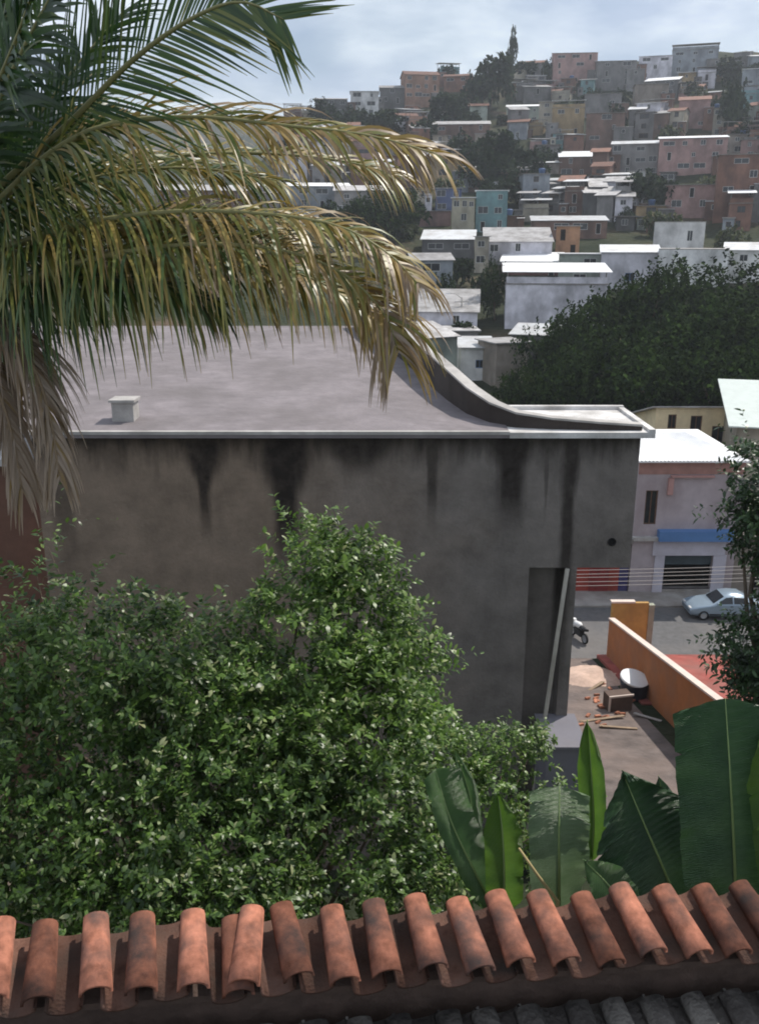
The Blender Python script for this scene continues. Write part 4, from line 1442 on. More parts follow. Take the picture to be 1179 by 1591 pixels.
c0 = (-95, 375, 7.7)
FA = dict(face=(-0.25, -1, 0.35))
FR = [
    # upright green frond over the sky
    (fpx(c0, (0, 290, 7.5), (110, 190, 7.3), (205, 95, 7.15), (300, 28, 7.0), (375, 3, 6.9), (440, 30, 6.8)), dict(L=1.18, nl=92, grav=0.07, dry0=0.10, dry1=0.12, seed=1, lw=0.024, gap=0.02, lift=0.04, sweep=0.66, fr=0.92, rnd=0.035, label='upright dark green frond against the sky', **FA)),
    # dark fronds at the upper left
    (fpx(c0, (-30, 220, 7.7), (30, 90, 7.6), (90, -20, 7.4), (150, -90, 7.2)), dict(L=1.0, nl=80, grav=0.2, dry0=0.0, dry1=0.05, seed=2, lw=0.042, gap=0.02, fr=0.7, **FA)),
    (fpx(c0, (-70, 200, 7.9), (-30, 60, 8.0), (20, -60, 8.1)), dict(L=1.0, nl=80, grav=0.25, dry0=0.0, dry1=0.05, seed=3, lw=0.044, fr=0.7, **FA)),
    (fpx(c0, (-20, 270, 8.1), (60, 180, 8.4), (130, 90, 8.6), (190, 20, 8.8)), dict(L=0.95, nl=75, grav=0.25, dry0=0.0, dry1=0.06, seed=4, lw=0.042, fr=0.6, **FA)),
    (fpx(c0, (-50, 260, 7.3), (-10, 150, 6.9), (30, 50, 6.6), (60, -40, 6.3)), dict(L=0.9, nl=75, grav=0.25, dry0=0.0, dry1=0.05, seed=5, lw=0.042, fr=0.7, **FA)),
    (fpx(c0, (-30, 290, 8.0), (30, 230, 8.2), (90, 190, 8.4), (150, 180, 8.5)), dict(L=0.9, nl=65, grav=0.5, dry0=0.0, dry1=0.08, seed=6, lw=0.042, fr=0.6, **FA)),
    # pale arching frond with browned tip
    (fpx(c0, (-10, 320, 7.4), (70, 245, 7.2), (165, 195, 7.1), (300, 182, 7.0), (440, 195, 6.9), (570, 210, 6.8), (675, 238, 6.7)), dict(L=0.95, nl=150, grav=0.62, dry0=0.30, dry1=0.66, seed=7, lw=0.025, gap=0.10, fr=0.45, sweep=.8, label='arching pale frond with browned tip', **FA)),
    (fpx(c0, (20, 330, 7.9), (130, 275, 8.1), (260, 245, 8.2), (400, 238, 8.3), (530, 250, 8.4), (610, 270, 8.4)), dict(L=1.0, nl=131, grav=0.7, dry0=0.25, dry1=0.55, seed=8, lw=0.025, gap=0.12, fr=0.4, sweep=.7, **FA)),
    (fpx(c0, (-10, 350, 7.5), (80, 300, 7.4), (190, 268, 7.4), (310, 262, 7.4), (430, 280, 7.4)), dict(L=0.95, nl=125, grav=0.7, dry0=0.22, dry1=0.42, seed=32, lw=0.025, gap=0.08, fr=0.4, **FA)),
    # yellow fronds
    (fpx(c0, (0, 385, 7.3), (120, 350, 7.1), (260, 330, 7.0), (400, 332, 6.9), (520, 350, 6.8), (600, 392, 6.7), (648, 440, 6.6)), dict(L=0.9, nl=150, grav=0.8, dry0=0.32, dry1=0.62, seed=9, lw=0.025, gap=0.05, fr=0.3, label='arching yellow-green frond', **FA)),
    (fpx(c0, (10, 410, 7.6), (140, 370, 7.7), (280, 345, 7.8), (430, 345, 7.9), (560, 375, 8.0), (640, 418, 8.1)), dict(L=0.9, nl=143, grav=0.8, dry0=0.42, dry1=0.66, seed=10, lw=0.025, gap=0.06, fr=0.3, **FA)),
    (fpx(c0, (0, 400, 7.4), (100, 365, 7.3), (220, 345, 7.3), (340, 350, 7.2), (460, 380, 7.2)), dict(L=0.95, nl=131, grav=0.85, dry0=0.24, dry1=0.5, seed=33, lw=0.025, gap=0.06, fr=0.3, **FA)),
    # lowest live frond, its tip dried and hanging
    (fpx(c0, (0, 440, 7.2), (110, 412, 7.0), (220, 388, 6.85), (340, 380, 6.8), (450, 392, 6.7), (540, 430, 6.65), (598, 490, 6.6), (618, 545, 6.6)), dict(L=1.08, nl=162, grav=0.85, dry0=0.14, dry1=0.72, seed=11, lw=0.025, gap=0.04, fr=0.35, sweep=0.45, label='low drooping frond with dried grey-brown tip', **FA)),
    (fpx(c0, (20, 455, 7.7), (150, 425, 7.6), (280, 405, 7.5), (400, 410, 7.5), (500, 440, 7.4), (570, 490, 7.4)), dict(L=1.1, nl=143, grav=0.9, dry0=0.10, dry1=0.55, seed=12, lw=0.025, fr=0.3, **FA)),
    (fpx(c0, (-40, 440, 7.4), (40, 440, 7.3), (130, 432, 7.2), (240, 440, 7.1), (330, 465, 7.1)), dict(L=1.05, nl=118, grav=0.95, dry0=0.05, dry1=0.25, seed=13, lw=0.025, fr=0.3, **FA)),
    # dead hanging fronds
    (fpx(c0, (-40, 480, 7.3), (20, 520, 7.1), (60, 590, 7.0), (82, 670, 6.95), (92, 740, 6.9)), dict(L=0.8, nl=120, grav=0.9, dry0=0.84, dry1=0.9, seed=14, lw=0.026, gap=0.1, sweep=1.2, label='dead brown frond hanging down')),
    (fpx(c0, (-70, 500, 7.2), (-20, 570, 7.0), (15, 660, 6.9), (35, 760, 6.85)), dict(L=0.8, nl=110, grav=0.9, dry0=0.80, dry1=0.92, seed=15, lw=0.026, gap=0.1, sweep=1.2, label='dead grey-brown frond hanging down')),
    (fpx(c0, (-60, 470, 7.5), (0, 500, 7.3), (50, 560, 7.2), (75, 630, 7.1)), dict(L=0.7, nl=100, grav=0.9, dry0=0.80, dry1=0.95, seed=35, lw=0.026, gap=0.1, sweep=1.2)),
    # fronds on the side turned away
    (fpx(c0, (-200, 300, 7.8), (-330, 260, 7.9), (-460, 330, 8.0)), dict(L=0.8, nl=55, grav=0.8, dry0=0.1, dry1=0.3, seed=16)),
    (fpx(c0, (-170, 240, 7.6), (-260, 120, 7.4), (-370, 60, 7.2)), dict(L=0.85, nl=55, grav=0.4, dry0=0.05, dry1=0.1, seed=17)),
    (fpx(c0, (-120, 320, 8.6), (-140, 280, 9.6), (-150, 310, 10.4)), dict(L=0.8, nl=55, grav=0.8, dry0=0.1, dry1=0.3, seed=18)),
]
for ct, kw in FR:
    frond(palm, ct, pf, **kw)


# ------------------------------------------------------------------ banana plants
def banana_mat(name, c, c2, trans=0.3):
    m = bpy.data.materials.new(name)
    m.use_nodes = True
    t = m.node_tree
    N, L = t.nodes, t.links.new
    b = N['Principled BSDF']
    b.inputs['Roughness'].default_value = 0.36
    b.inputs['Specular IOR Level'].default_value = 0.5
    uv = N.new('ShaderNodeUVMap')
    wv = N.new('ShaderNodeTexWave')
    wv.bands_direction = 'X'
    wv.inputs['Scale'].default_value = 9.0
    wv.inputs['Distortion'].default_value = 1.6
    wv.inputs['Detail'].default_value = 3
    L(uv.outputs['UV'], wv.inputs['Vector'])
    no = N.new('ShaderNodeTexNoise')
    no.inputs['Scale'].default_value = 5
    no.inputs['Detail'].default_value = 6
    co = N.new('ShaderNodeTexCoord')
    L(co.outputs['Object'], no.inputs['Vector'])
    mi = N.new('ShaderNodeMix')
    mi.data_type = 'RGBA'
    ad = N.new('ShaderNodeMath')
    ad.operation = 'MULTIPLY_ADD'
    ad.inputs[1].default_value = 0.35
    L(wv.outputs['Fac'], ad.inputs[0])
    sb = N.new('ShaderNodeMapRange')
    sb.inputs['From Min'].default_value = .35
    sb.inputs['From Max'].default_value = .7
    sb.inputs['To Max'].default_value = .7
    L(no.outputs['Fac'], sb.inputs['Value'])
    L(sb.outputs['Result'], ad.inputs[2])
    L(ad.outputs[0], mi.inputs['Factor'])
    mi.inputs[6].default_value = tuple(c) + (1,)
    mi.inputs[7].default_value = tuple(c2) + (1,)
    L(mi.outputs[2], b.inputs['Base Color'])
    bu = N.new('ShaderNodeBump')
    bu.inputs['Strength'].default_value = 0.6
    bu.inputs['Distance'].default_value = 0.02
    L(wv.outputs['Fac'], bu.inputs['Height'])
    L(bu.outputs['Normal'], b.inputs['Normal'])
    tr = N.new('ShaderNodeBsdfTranslucent')
    L(mi.outputs[2], tr.inputs['Color'])
    ms = N.new('ShaderNodeMixShader')
    ms.inputs['Fac'].default_value = trans
    L(b.outputs['BSDF'], ms.inputs[1])
    L(tr.outputs['BSDF'], ms.inputs[2])
    L(ms.outputs['Shader'], N['Material Output'].inputs['Surface'])
    MAT[name] = m


banana_mat('banana_dark', (0.018, 0.055, 0.02), (0.05, 0.11, 0.04), 0.22)
banana_mat('banana_mid', (0.06, 0.14, 0.04), (0.13, 0.23, 0.085), 0.35)
banana_mat('banana_bright', (0.07, 0.16, 0.022), (0.13, 0.24, 0.03), 0.42)
banana_mat('banana_pale', (0.12, 0.20, 0.09), (0.24, 0.33, 0.19), 0.3)
mat('midrib', (0.22, 0.30, 0.12), rough=0.45, var=0.15)
mat('pseudostem', (0.16, 0.17, 0.07), rough=0.6, var=0.35, dirt=(0.10, 0.06, 0.03), damt=0.7)


def banana_leaf(parent, origin, ctrl, wid, material, seed, facing=(0, -1, 0.4), fold=0.25, blunt=False, tears=3, label=None, wl=1.0, wr=1.0):
    g = random.Random(seed)
    NU, NV = 96, 6
    C = catmull(ctrl, NU) - np.array(origin)
    Tn = unit(np.gradient(C, axis=0))
    fc = np.array(facing, float)
    V, UVs, Fc = [], [], []
    tear = {(g.randrange(12, NU - 12), s) for s in (-1, 1) for _ in range(tears)}
    for i in range(NU):
        u = i / (NU - 1)
        if blunt:
            pr = min(1, (u / 0.18) ** 0.6) * min(1.0, ((1 - u) / 0.05) ** 0.4 + .72)
        else:
            pr = min(1, (u / 0.2) ** 0.65) * min(1.0, ((1 - u) / 0.30)) ** 0.6
        side = np.cross(Tn[i], fc)
        nt_ = {s: (0.86 if (i, s) in tear else 1.0) for s in (-1, 1)}
        side /= np.linalg.norm(side) + 1e-9
        nn = np.cross(side, Tn[i])
        for s, wm in ((-1, wl), (1, wr)):
            for j in range(NV + 1):
                v = j / NV
                wave = 0.010 * wid * math.sin((u - 0.10 * v) * 150) * min(1, v * 3) + 0.035 * wid * math.sin(u * 19 + s * 1.3 + seed) * v * v + 0.02 * wid * math.sin(u * 47 + seed * 2) * v ** 3
                q = C[i] + side * s * wid * 0.5 * wm * pr * nt_[s] * v * (1 - 0.15 * fold * v) + nn * (fold * wid * 0.5 * (v - 0.75 * v * v) + wave) - Tn[i] * 0.10 * wid * v * v
                V.append(tuple(q))
                UVs.append((u * 6, v * s))
    row_ = 2 * (NV + 1)
    for i in range(NU - 1):
        for k, s in enumerate((-1, 1)):
            for j in range(NV):
                a = i * row_ + k * (NV + 1) + j
                f = (a, a + 1, a + 1 + row_, a + row_)
                Fc.append(f if s > 0 else f[::-1])
    me = bpy.data.meshes.new('leaf')
    me.from_pydata(V, [], Fc)
    uvl = me.uv_layers.new(name='UVMap')
    for lp in me.loops:
        uvl.data[lp.index].uv = UVs[lp.vertex_index]
    me.materials.append(material)
    me.polygons.foreach_set('use_smooth', [True] * len(Fc))
    me.update()
    o = bpy.data.objects.new('leaf', me)
    col.objects.link(o)
    o.parent = parent
    if label:
        o['label'] = label
    mb = MB()
    mb.tube([tuple(C[i]) for i in range(0, NU, 8)] + [tuple(C[-1])], [0.014 * (1 - .8 * i / 12) for i in range(len(range(0, NU, 8)) + 1)], 6)
    mb.build('midrib', MAT['midrib'], o, True)
    return o


def banana(label, foot, leaves, stem_top):
    o = empty('banana_plant', foot)
    tag(o, label, 'banana plant', 'banana plants behind the tile edge')
    mb = MB()
    f = Vector(foot)
    s = Vector(stem_top) - f
    mb.tube([(0, 0, 0), tuple(s * .5 + Vector((.03, 0, 0))), tuple(s)], [0.13, 0.10, 0.06], 12)
    mb.build('pseudostem', MAT['pseudostem'], o, True)
    for i, (ct, wid, mt, kw) in enumerate(leaves):
        p0 = Vector(ct[0])
        mb = MB()
        top = Vector(stem_top)
        q = top.lerp(p0, .5) + Vector((0, 0, .06))
        mb.tube([tuple(top - f), tuple(q - f), tuple(p0 - f)], [0.03, 0.022, 0.016], 7)
        mb.build('petiole', MAT['midrib'], o, True)
        banana_leaf(o, foot, ct, wid, MAT[mt], 60 + i + int(wid * 100), **kw)
    return o


A_top = tuple(at(800, 1440, 5.6))
banana('banana plant with bright lit green leaves', (A_top[0], A_top[1], zt(0, 5.6) - .05), [
    (fpx((768, 1412, 5.55), (735, 1350, 5.5), (700, 1275, 5.55), (676, 1195, 5.7)), 0.34, 'banana_mid', dict(fold=0.5, facing=(0.3, -1, .35), blunt=True, tears=1, wl=0.7, wr=1.1)),
    (fpx((782, 1415, 5.5), (783, 1360, 5.45), (780, 1290, 5.5), (772, 1228, 5.6)), 0.30, 'banana_bright', dict(fold=0.7, facing=(-.1, -1, .3), tears=1, label='bright yellow-green upright leaf')),
    (fpx((868, 1405, 5.5), (868, 1340, 5.4), (868, 1280, 5.45), (869, 1222, 5.6)), 0.44, 'banana_pale', dict(fold=0.15, facing=(0.05, -1, .8), blunt=True, tears=3, label='pale shining leaf with ribbed blade')),
    (fpx((920, 1330, 6.0), (922, 1270, 6.0), (918, 1195, 6.0), (912, 1118, 6.1)), 0.24, 'banana_bright', dict(fold=1.0, facing=(-.4, -1, .2), tears=0, label='young upright leaf still half rolled')),
    (fpx((745, 1360, 6.0), (735, 1290, 6.1), (728, 1230, 6.2), (705, 1165, 6.3)), 0.16, 'banana_mid', dict(fold=0.9, facing=(.3, -1, .2), tears=0)),
], A_top)
B_top = tuple(at(1090, 1470, 5.3))
banana('banana plant with a huge dark green leaf', (B_top[0], B_top[1], zt(0, 5.3) - .05), [
    (fpx((1142, 1425, 5.1), (1140, 1330, 5.0), (1134, 1210, 5.05), (1126, 1085, 5.2)), 0.70, 'banana_dark', dict(fold=0.25, facing=(-.15, -1, .35), blunt=True, tears=1, label='huge dark green leaf with pale midrib', wl=1.0, wr=0.9)),
    (fpx((1056, 1415, 5.3), (1030, 1350, 5.25), (1000, 1280, 5.3), (965, 1196, 5.45)), 0.84, 'banana_dark', dict(fold=0.25, facing=(.1, -1, .5), tears=2, label='broad dark leaf leaning to the pale leaf')),
    (fpx((1050, 1400, 5.9), (1045, 1330, 5.9), (1035, 1265, 5.95), (1022, 1205, 6.0)), 0.26, 'banana_dark', dict(fold=0.3, tears=1)),
    (fpx((1215, 1400, 5.0), (1210, 1310, 4.9), (1200, 1220, 4.95), (1188, 1120, 5.1)), 0.36, 'banana_bright', dict(fold=0.4, tears=1)),
    (fpx((1100, 1430, 5.5), (1150, 1400, 5.8), (1230, 1400, 6.1), (1310, 1450, 6.2)), 0.5, 'banana_mid', dict(fold=0.2, facing=(0, -.4, 1), tears=3)),
    (fpx((985, 1420, 5.1), (965, 1400, 5.0), (940, 1370, 5.0), (905, 1335, 5.05)), 0.3, 'banana_mid', dict(fold=0.3, facing=(.1, -1, .7), tears=2)),
], B_top)
dp = empty('dry_banana_stalk', tuple(at(868, 1420, 5.3)))
dp.location.z = zt(0, 5.3) - .02
tag(dp, 'thin yellow dried stalk leaning before the pale banana leaf', 'stalk')
mb = MB()
f0 = Vector(dp.location)
mb.tube([(0, 0, 0), tuple(at(866, 1400, 5.3) - f0), tuple(at(835, 1360, 5.28) - f0), tuple(at(806, 1318, 5.3) - f0)], [0.02, 0.014, 0.011, 0.008], 6)
mb.build('stalk', mat('dry_stalk', (0.42, 0.33, 0.16), var=0.25), dp, True)

# ------------------------------------------------------------------ clay tile roofs in the foreground
RL, RR_ = atz(30, 1440, -2.85), atz(1179, 1375, -3.05)
rd = (RR_ - RL)
rlen = rd.length
rdir = rd.normalized()
YAW = R(13)
SL = R(15)


def tile_mesh(wtop, wbot, ln, hgt, th=0.013, n=9, cover=True):
    """half-barrel tile, +Y up the slope, lower end at y=0"""
    mb = MB()
    rows_ = []
    for (y, w_) in ((0, wbot), (ln * .5, (wtop + wbot) / 2), (ln, wtop)):
        for off in (0, th):
            rr = []
            for k in range(n):
                a = math.pi * k / (n - 1)
                x = -math.cos(a) * (w_ / 2 - off)
                z = math.sin(a) ** 0.8 * (hgt * w_ / wbot - off) if cover else -math.sin(a) ** 0.8 * (hgt * w_ / wbot - off)
                rr.append((x, y, z))
            rows_.append(rr)
    vs_ = [p for r in rows_ for p in r]
    fs = []
    for k in range(n - 1):
        for (a, b) in ((0, 2), (2, 4)):
            fs.append((a * n + k, a * n + k + 1, b * n + k + 1, b * n + k))
            fs.append(((a + 1) * n + k + 1, (a + 1) * n + k, (b + 1) * n + k, (b + 1) * n + k + 1))
        fs.append((k, n + k, n + k + 1, k + 1))
        fs.append((4 * n + k, 4 * n + k + 1, 5 * n + k + 1, 5 * n + k))
    for e in (0, n - 1):
        for (a, b) in ((0, 2), (2, 4)):
            fs.append((a * n + e, b * n + e, (b + 1) * n + e, (a + 1) * n + e))
    mb.add(vs_, fs)
    return mb


t_cov = tile_mesh(0.108, 0.136, 0.35, 0.060).mesh('tile', MAT['clay_tile'], True)
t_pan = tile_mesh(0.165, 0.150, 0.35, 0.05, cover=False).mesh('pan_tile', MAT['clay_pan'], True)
g_cov = tile_mesh(0.12, 0.150, 0.5, 0.058).mesh('tile', MAT['grey_tile'], True)
g_pan = tile_mesh(0.165, 0.150, 0.5, 0.05, cover=False).mesh('pan_tile', MAT['grey_tile'], True)


def ridge_param(px):
    lo, hi = -1.0, 2.0
    for _ in range(50):
        m_ = (lo + hi) / 2
        p = RL + rd * m_
        dep = p.y * CP - p.z * SP
        if CX + F * p.x / dep < px:
            lo = m_
        else:
            hi = m_
    return lo


tr_root = empty('tile_roof', RL + Vector((0, 0, 0)))
tag(tr_root, 'single course of weathered orange clay barrel tiles along the wall edge', 'tile roof')
tops = [-62, 5, 72, 150, 222, 300, 362, 392, 438, 514, 580, 645, 708, 770, 833, 898, 962, 1025, 1085, 1143, 1200, 1258]
rt = random.Random(4)
base_rot = Matrix.Rotation(YAW, 4, 'Z') @ Matrix.Rotation(SL, 4, 'X')
for i, px in enumerate(tops):
    p = RL + rd * ridge_param(px)
    jit = rt.uniform(-.045, .045)
    ln_off = rt.uniform(-.02, .02)
    z = 0.012
    if px == 362:
        jit, z = -0.02, -0.02
    if px == 392:
        jit, z = -0.20, 0.02
    if px == 438:
        jit = 0.09
    M_ = Matrix.Translation(p - RL) @ base_rot @ Matrix.Rotation(jit, 4, 'Z') @ Matrix.Translation((0, -0.35 + ln_off, z)) @ Matrix.Rotation(rt.uniform(-.03, .03), 4, 'Y')
    q = bpy.data.objects.new('tile', t_cov)
    col.objects.link(q)
    q.parent = tr_root
    q.matrix_local = M_
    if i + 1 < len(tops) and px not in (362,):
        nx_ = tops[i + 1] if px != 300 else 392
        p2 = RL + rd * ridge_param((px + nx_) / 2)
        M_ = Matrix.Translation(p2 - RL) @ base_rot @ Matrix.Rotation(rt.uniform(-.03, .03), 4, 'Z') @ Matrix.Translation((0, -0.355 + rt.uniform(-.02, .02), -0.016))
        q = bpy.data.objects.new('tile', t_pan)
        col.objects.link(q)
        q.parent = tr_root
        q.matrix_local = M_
# wall and bed under the tiles
ang = math.atan2(rd.y, rd.x)
mb = MB()
MR = Matrix.Rotation(ang, 4, 'Z')
dz = rd.z / rlen
for (x0, x1) in ((-0.9, rlen + 0.9),):
    def P(x, y, z):
        return tuple(MR @ Vector((x, y, z)) + Vector((0, 0, dz * x)))
    mb.hexa([P(x0, -.2, -3.9), P(x1, -.2, -3.9), P(x1, -.04, -3.9), P(x0, -.04, -3.9), P(x0, -.2, -.15), P(x1, -.2, -.15), P(x1, -.04, -.10), P(x0, -.04, -.10)])
    mb.hexa([P(x0, -.28, -.195), P(x1, -.28, -.195), P(x1, -.201, -.165), P(x0, -.201, -.165), P(x0, -.28, -.165), P(x1, -.28, -.165), P(x1, -.201, -.14), P(x0, -.201, -.14)])
mb.build('supporting_wall', mat('shaded_wall', (0.075, 0.05, 0.04), var=0.35, scale=5, bump=0.4), tr_root)  # wall colour darkened to hold the shade under the tile eave
G0 = RL + Vector((0.0, -0.27, -0.405))
gr_root = empty('lower_tile_roof', G0)
tag(gr_root, 'grey weathered tile roof lying in shade below the orange clay tiles', 'tile roof')
k = 0
x = -0.7
while x < rlen + 0.9:
    for rowi in range(2):
        p = Matrix.Rotation(ang, 4, 'Z') @ Vector((x, 0, 0)) + Vector((0, 0, dz * x))
        for (me_, dx, zz) in ((g_cov, 0.0, 0.02), (g_pan, 0.098, 0.03)):
            M_ = Matrix.Translation(p) @ base_rot @ Matrix.Translation((dx, -0.5 - 0.42 * rowi, zz + (0.0 if rowi == 0 else -.022))) @ Matrix.Rotation(rt.uniform(-.05, .05), 4, 'Z') @ Matrix.Rotation(0.05, 4, 'X')
            q = bpy.data.objects.new('tile', me_)
            col.objects.link(q)
            q.parent = gr_root
            q.matrix_local = M_
    x += 0.197
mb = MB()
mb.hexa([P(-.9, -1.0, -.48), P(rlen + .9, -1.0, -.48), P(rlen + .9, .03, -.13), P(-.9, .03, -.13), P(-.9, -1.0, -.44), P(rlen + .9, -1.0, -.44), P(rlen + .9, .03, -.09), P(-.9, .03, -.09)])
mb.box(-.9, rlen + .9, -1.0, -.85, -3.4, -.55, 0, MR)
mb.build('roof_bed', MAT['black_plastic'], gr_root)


# ------------------------------------------------------------------ shop and houses across the street
def wall_open(mb, x0, x1, z0, z1, ops, d=0.25, m=0):
    xg = sorted(set([x0, x1] + [q for a in ops for q in a[:2]]))
    zg = sorted(set([z0, z1] + [q for a in ops for q in a[2:4]]))
    for i in range(len(xg) - 1):
        for j in range(len(zg) - 1):
            cx, cz = (xg[i] + xg[i + 1]) / 2, (zg[j] + zg[j + 1]) / 2
            if not any(a[0] < cx < a[1] and a[2] < cz < a[3] for a in ops):
                mb.quad((xg[i], 0, zg[j]), (xg[i + 1], 0, zg[j]), (xg[i + 1], 0, zg[j + 1]), (xg[i], 0, zg[j + 1]), m)
    for (a, b, c, e) in ops:
        mb.quad((a, 0, c), (a, d, c), (b, d, c), (b, 0, c), m)
        mb.quad((a, 0, e), (b, 0, e), (b, d, e), (a, d, e), m)
        mb.quad((a, 0, c), (a, 0, e), (a, d, e), (a, d, c), m)
        mb.quad((b, 0, c), (b, d, c), (b, d, e), (b, 0, e), m)


SHY = 52.3
gz = SZ + 0.13


def sx(px, row):
    p = at(px, row, SHY)
    return p.x


def sz(row):
    return at(1060, row, SHY).z - gz


x0, x1 = sx(984, 820), sx(1146, 820)
sh = empty('shop_house', (0, SHY, gz))
tag(sh, 'two storey pinkish shop house with lilac shopfront, blue fascia and white roof', 'shop')
wtop = sz(716)
shop_op = (sx(1029, 890), sx(1104, 890), 0.18, sz(862))
win_op = (sx(1001, 790), sx(1020, 790), sz(815), sz(762))
mb = MB()
wall_open(mb, x0, x1, -0.3, wtop, [shop_op, win_op])
DD = 9.0
mb.quad((x1, 0, -.3), (x1, DD, -.3), (x1, DD, wtop), (x1, 0, wtop))
mb.quad((x0, 0, -.3), (x0, 0, wtop), (x0, DD, wtop), (x0, DD, -.3))
mb.quad((x0, DD, -.3), (x0, DD, wtop), (x1, DD, wtop), (x1, DD, -.3))
mb.quad((x0, 0, wtop), (x1, 0, wtop), (x1, DD, wtop), (x0, DD, wtop))
mb.build('wall', MAT['shop_pink'], sh)
mb = MB()
mb.quad((x0 + .3, 3.0, -.1), (x1 - .3, 3.0, -.1), (x1 - .3, 3.0, 3.2), (x0 + .3, 3.0, 3.2))
mb.quad((x0 + .3, .3, -.05), (x1 - .3, .3, -.05), (x1 - .3, 3.0, -.05), (x0 + .3, 3.0, -.05))
mb.build('shop_interior', MAT['dark_opening'], sh)
# shopfront frame: two pillars, lintel, sill
for (a, b) in ((1014, 1029), (1104, 1124)):
    mb = MB()
    mb.box(sx(a, 890), sx(b, 890), -0.12, -0.003, 0.0, sz(862))
    mb.build('pillar', MAT['lilac'], sh)
mb = MB()
mb.box(sx(1013, 850), sx(1125, 850), -0.16, -0.003, sz(862) + .003, sz(839))
mb.build('lintel', MAT['lilac'], sh)
mb = MB()
mb.box(sx(1029, 890) + .01, sx(1104, 890) - .01, -0.1, .2, 0.0, 0.18)
mb.build('sill', MAT['pavement'], sh)
# half-open roller shutter and display counter in the doorway
mb = MB()
zc = sz(862)
for k in range(7):
    mb.box(shop_op[0] + .02, shop_op[1] - .02, .17, .22, zc - .1 * (k + 1) + .01, zc - .1 * k)
mb.build('roller_shutter', mat('shutter', (0.05, 0.07, 0.08), rough=0.5), sh)
mb = MB()
mb.box(sx(1020, 830), sx(1134, 830), -0.55, -0.003, sz(838) + .02, sz(822))
mb.build('fascia', MAT['blue_band'], sh)
mb = MB()
mb.box(x0 - .05, sx(1024, 834), -0.35, -.003, sz(838), sz(834) + .05)
mb.build('ledge', MAT['pale_concrete'], sh)
mb = MB()
mb.box(sx(1041, 740), sx(1108, 740), -0.22, -.003, sz(741), sz(738))
mb.box(sx(1036, 760), sx(1044, 760), -.20, -.004, sz(768), sz(742))
mb.build('awning_box', mat('awning_pink', (0.42, 0.24, 0.22), var=0.15), sh)
mb = MB()
mb.box(x0, x1, -.03, -.003, sz(738) + .05, wtop)
mb.build('eave_band', mat('eave_brown', (0.36, 0.20, 0.17), var=0.2), sh)
q = bpy.data.objects.new('window', window_mesh(win_op[1] - win_op[0], win_op[3] - win_op[2], 'frame_brown'))
col.objects.link(q)
q.parent = sh
q.location = ((win_op[0] + win_op[1]) / 2, .05, win_op[2])
# white sheet roof, hipped at the right
RB = 5.0
rz1 = at(1010, 672, SHY + RB).z - gz
e0, e1 = x0 - .3, x1 + .15
rb0, rb1 = at(1000, 672, SHY + RB).x, at(1064, 676, SHY + RB).x
ncor = 30
mb = MB()
for k in range(ncor):
    f0_, f1_ = k / ncor, (k + 1) / ncor
    for (ga, gb, h0, h1) in ((f0_, (f0_ + f1_) / 2, 0, .05), ((f0_ + f1_) / 2, f1_, .05, 0)):
        mb.quad((e0 + (e1 - e0) * ga, -.35, wtop + .05 + h0), (e0 + (e1 - e0) * gb, -.35, wtop + .05 + h1), (rb0 + (rb1 - rb0) * gb, RB, rz1 + h1), (rb0 + (rb1 - rb0) * ga, RB, rz1 + h0))
mb.add([(e1, -.35, wtop + .05), (e1, DD, wtop + .05), (rb1, RB, rz1)], ((0, 1, 2),))
mb.add([(e0, -.35, wtop + .05), (rb0, RB, rz1), (e0, DD, wtop + .05)], ((0, 1, 2),))
mb.quad((e0, DD, wtop + .05), (rb0, RB, rz1), (rb1, RB, rz1), (e1, DD, wtop + .05))
mb.box(e0, e1, -.36, -.30, wtop - .03, wtop + .05)
mb.build('roof', MAT['white_roof'], sh)

# red shop to the left
rs = empty('red_shop', (0, SHY + .1, gz))
tag(rs, 'red painted shop wall with navy panel next to the pinkish shop house', 'shop')
xa, xb = sx(790, 890), x0 - 0.06
xn = sx(962, 890)
mb = MB()
mb.box(xa, xn, 0, 8, -.3, sz(842))
mb.build('wall', MAT['shop_red'], rs)
mb = MB()
mb.box(xn, xb, -.02, 7, -.3, sz(880))
mb.box(xn + .004, xb, .3, 7, sz(880), sz(842))
mb.build('side_panel', MAT['shop_navy'], rs)
mb = MB()
mb.box(xa - .1, xb, -.5, 8, sz(842), sz(836))
mb.build('roof_slab', MAT['concrete'], rs)
mb = MB()
mb.box(sx(915, 900), sx(945, 900), -.05, -.003, 0, 2.3)
mb.build('door', mat('red_door', (0.22, 0.03, 0.03), rough=0.5), rs)
# extra house to the right of the shop
gr = empty('grey_house', (0, SHY + .2, gz))
tag(gr, 'grey-brown house with dark door behind the parked car', 'house')
mb = MB()
gx0, gx1 = x1 + .05, x1 + 9
wall_open(mb, gx0, gx1, -.3, 3.6, [(gx0 + 1.2, gx0 + 3.6, .1, 2.5)])
mb.quad((gx1, 0, -.3), (gx1, 8, -.3), (gx1, 8, 3.6), (gx1, 0, 3.6))
mb.quad((gx0, 0, -.3), (gx0, 0, 3.6), (gx0, 8, 3.6), (gx0, 8, -.3))
mb.build('wall', MAT['wall beige'], gr)
mb = MB()
mb.box(gx0 + 1.2, gx0 + 3.6, .2, .3, .1, 2.5)
mb.build('door', MAT['dark_opening'], gr)
mb = MB()
mb.box(gx0, gx1 + .2, -.6, 8, 3.602, 3.75)
mb.build('roof_slab', MAT['concrete'], gr)

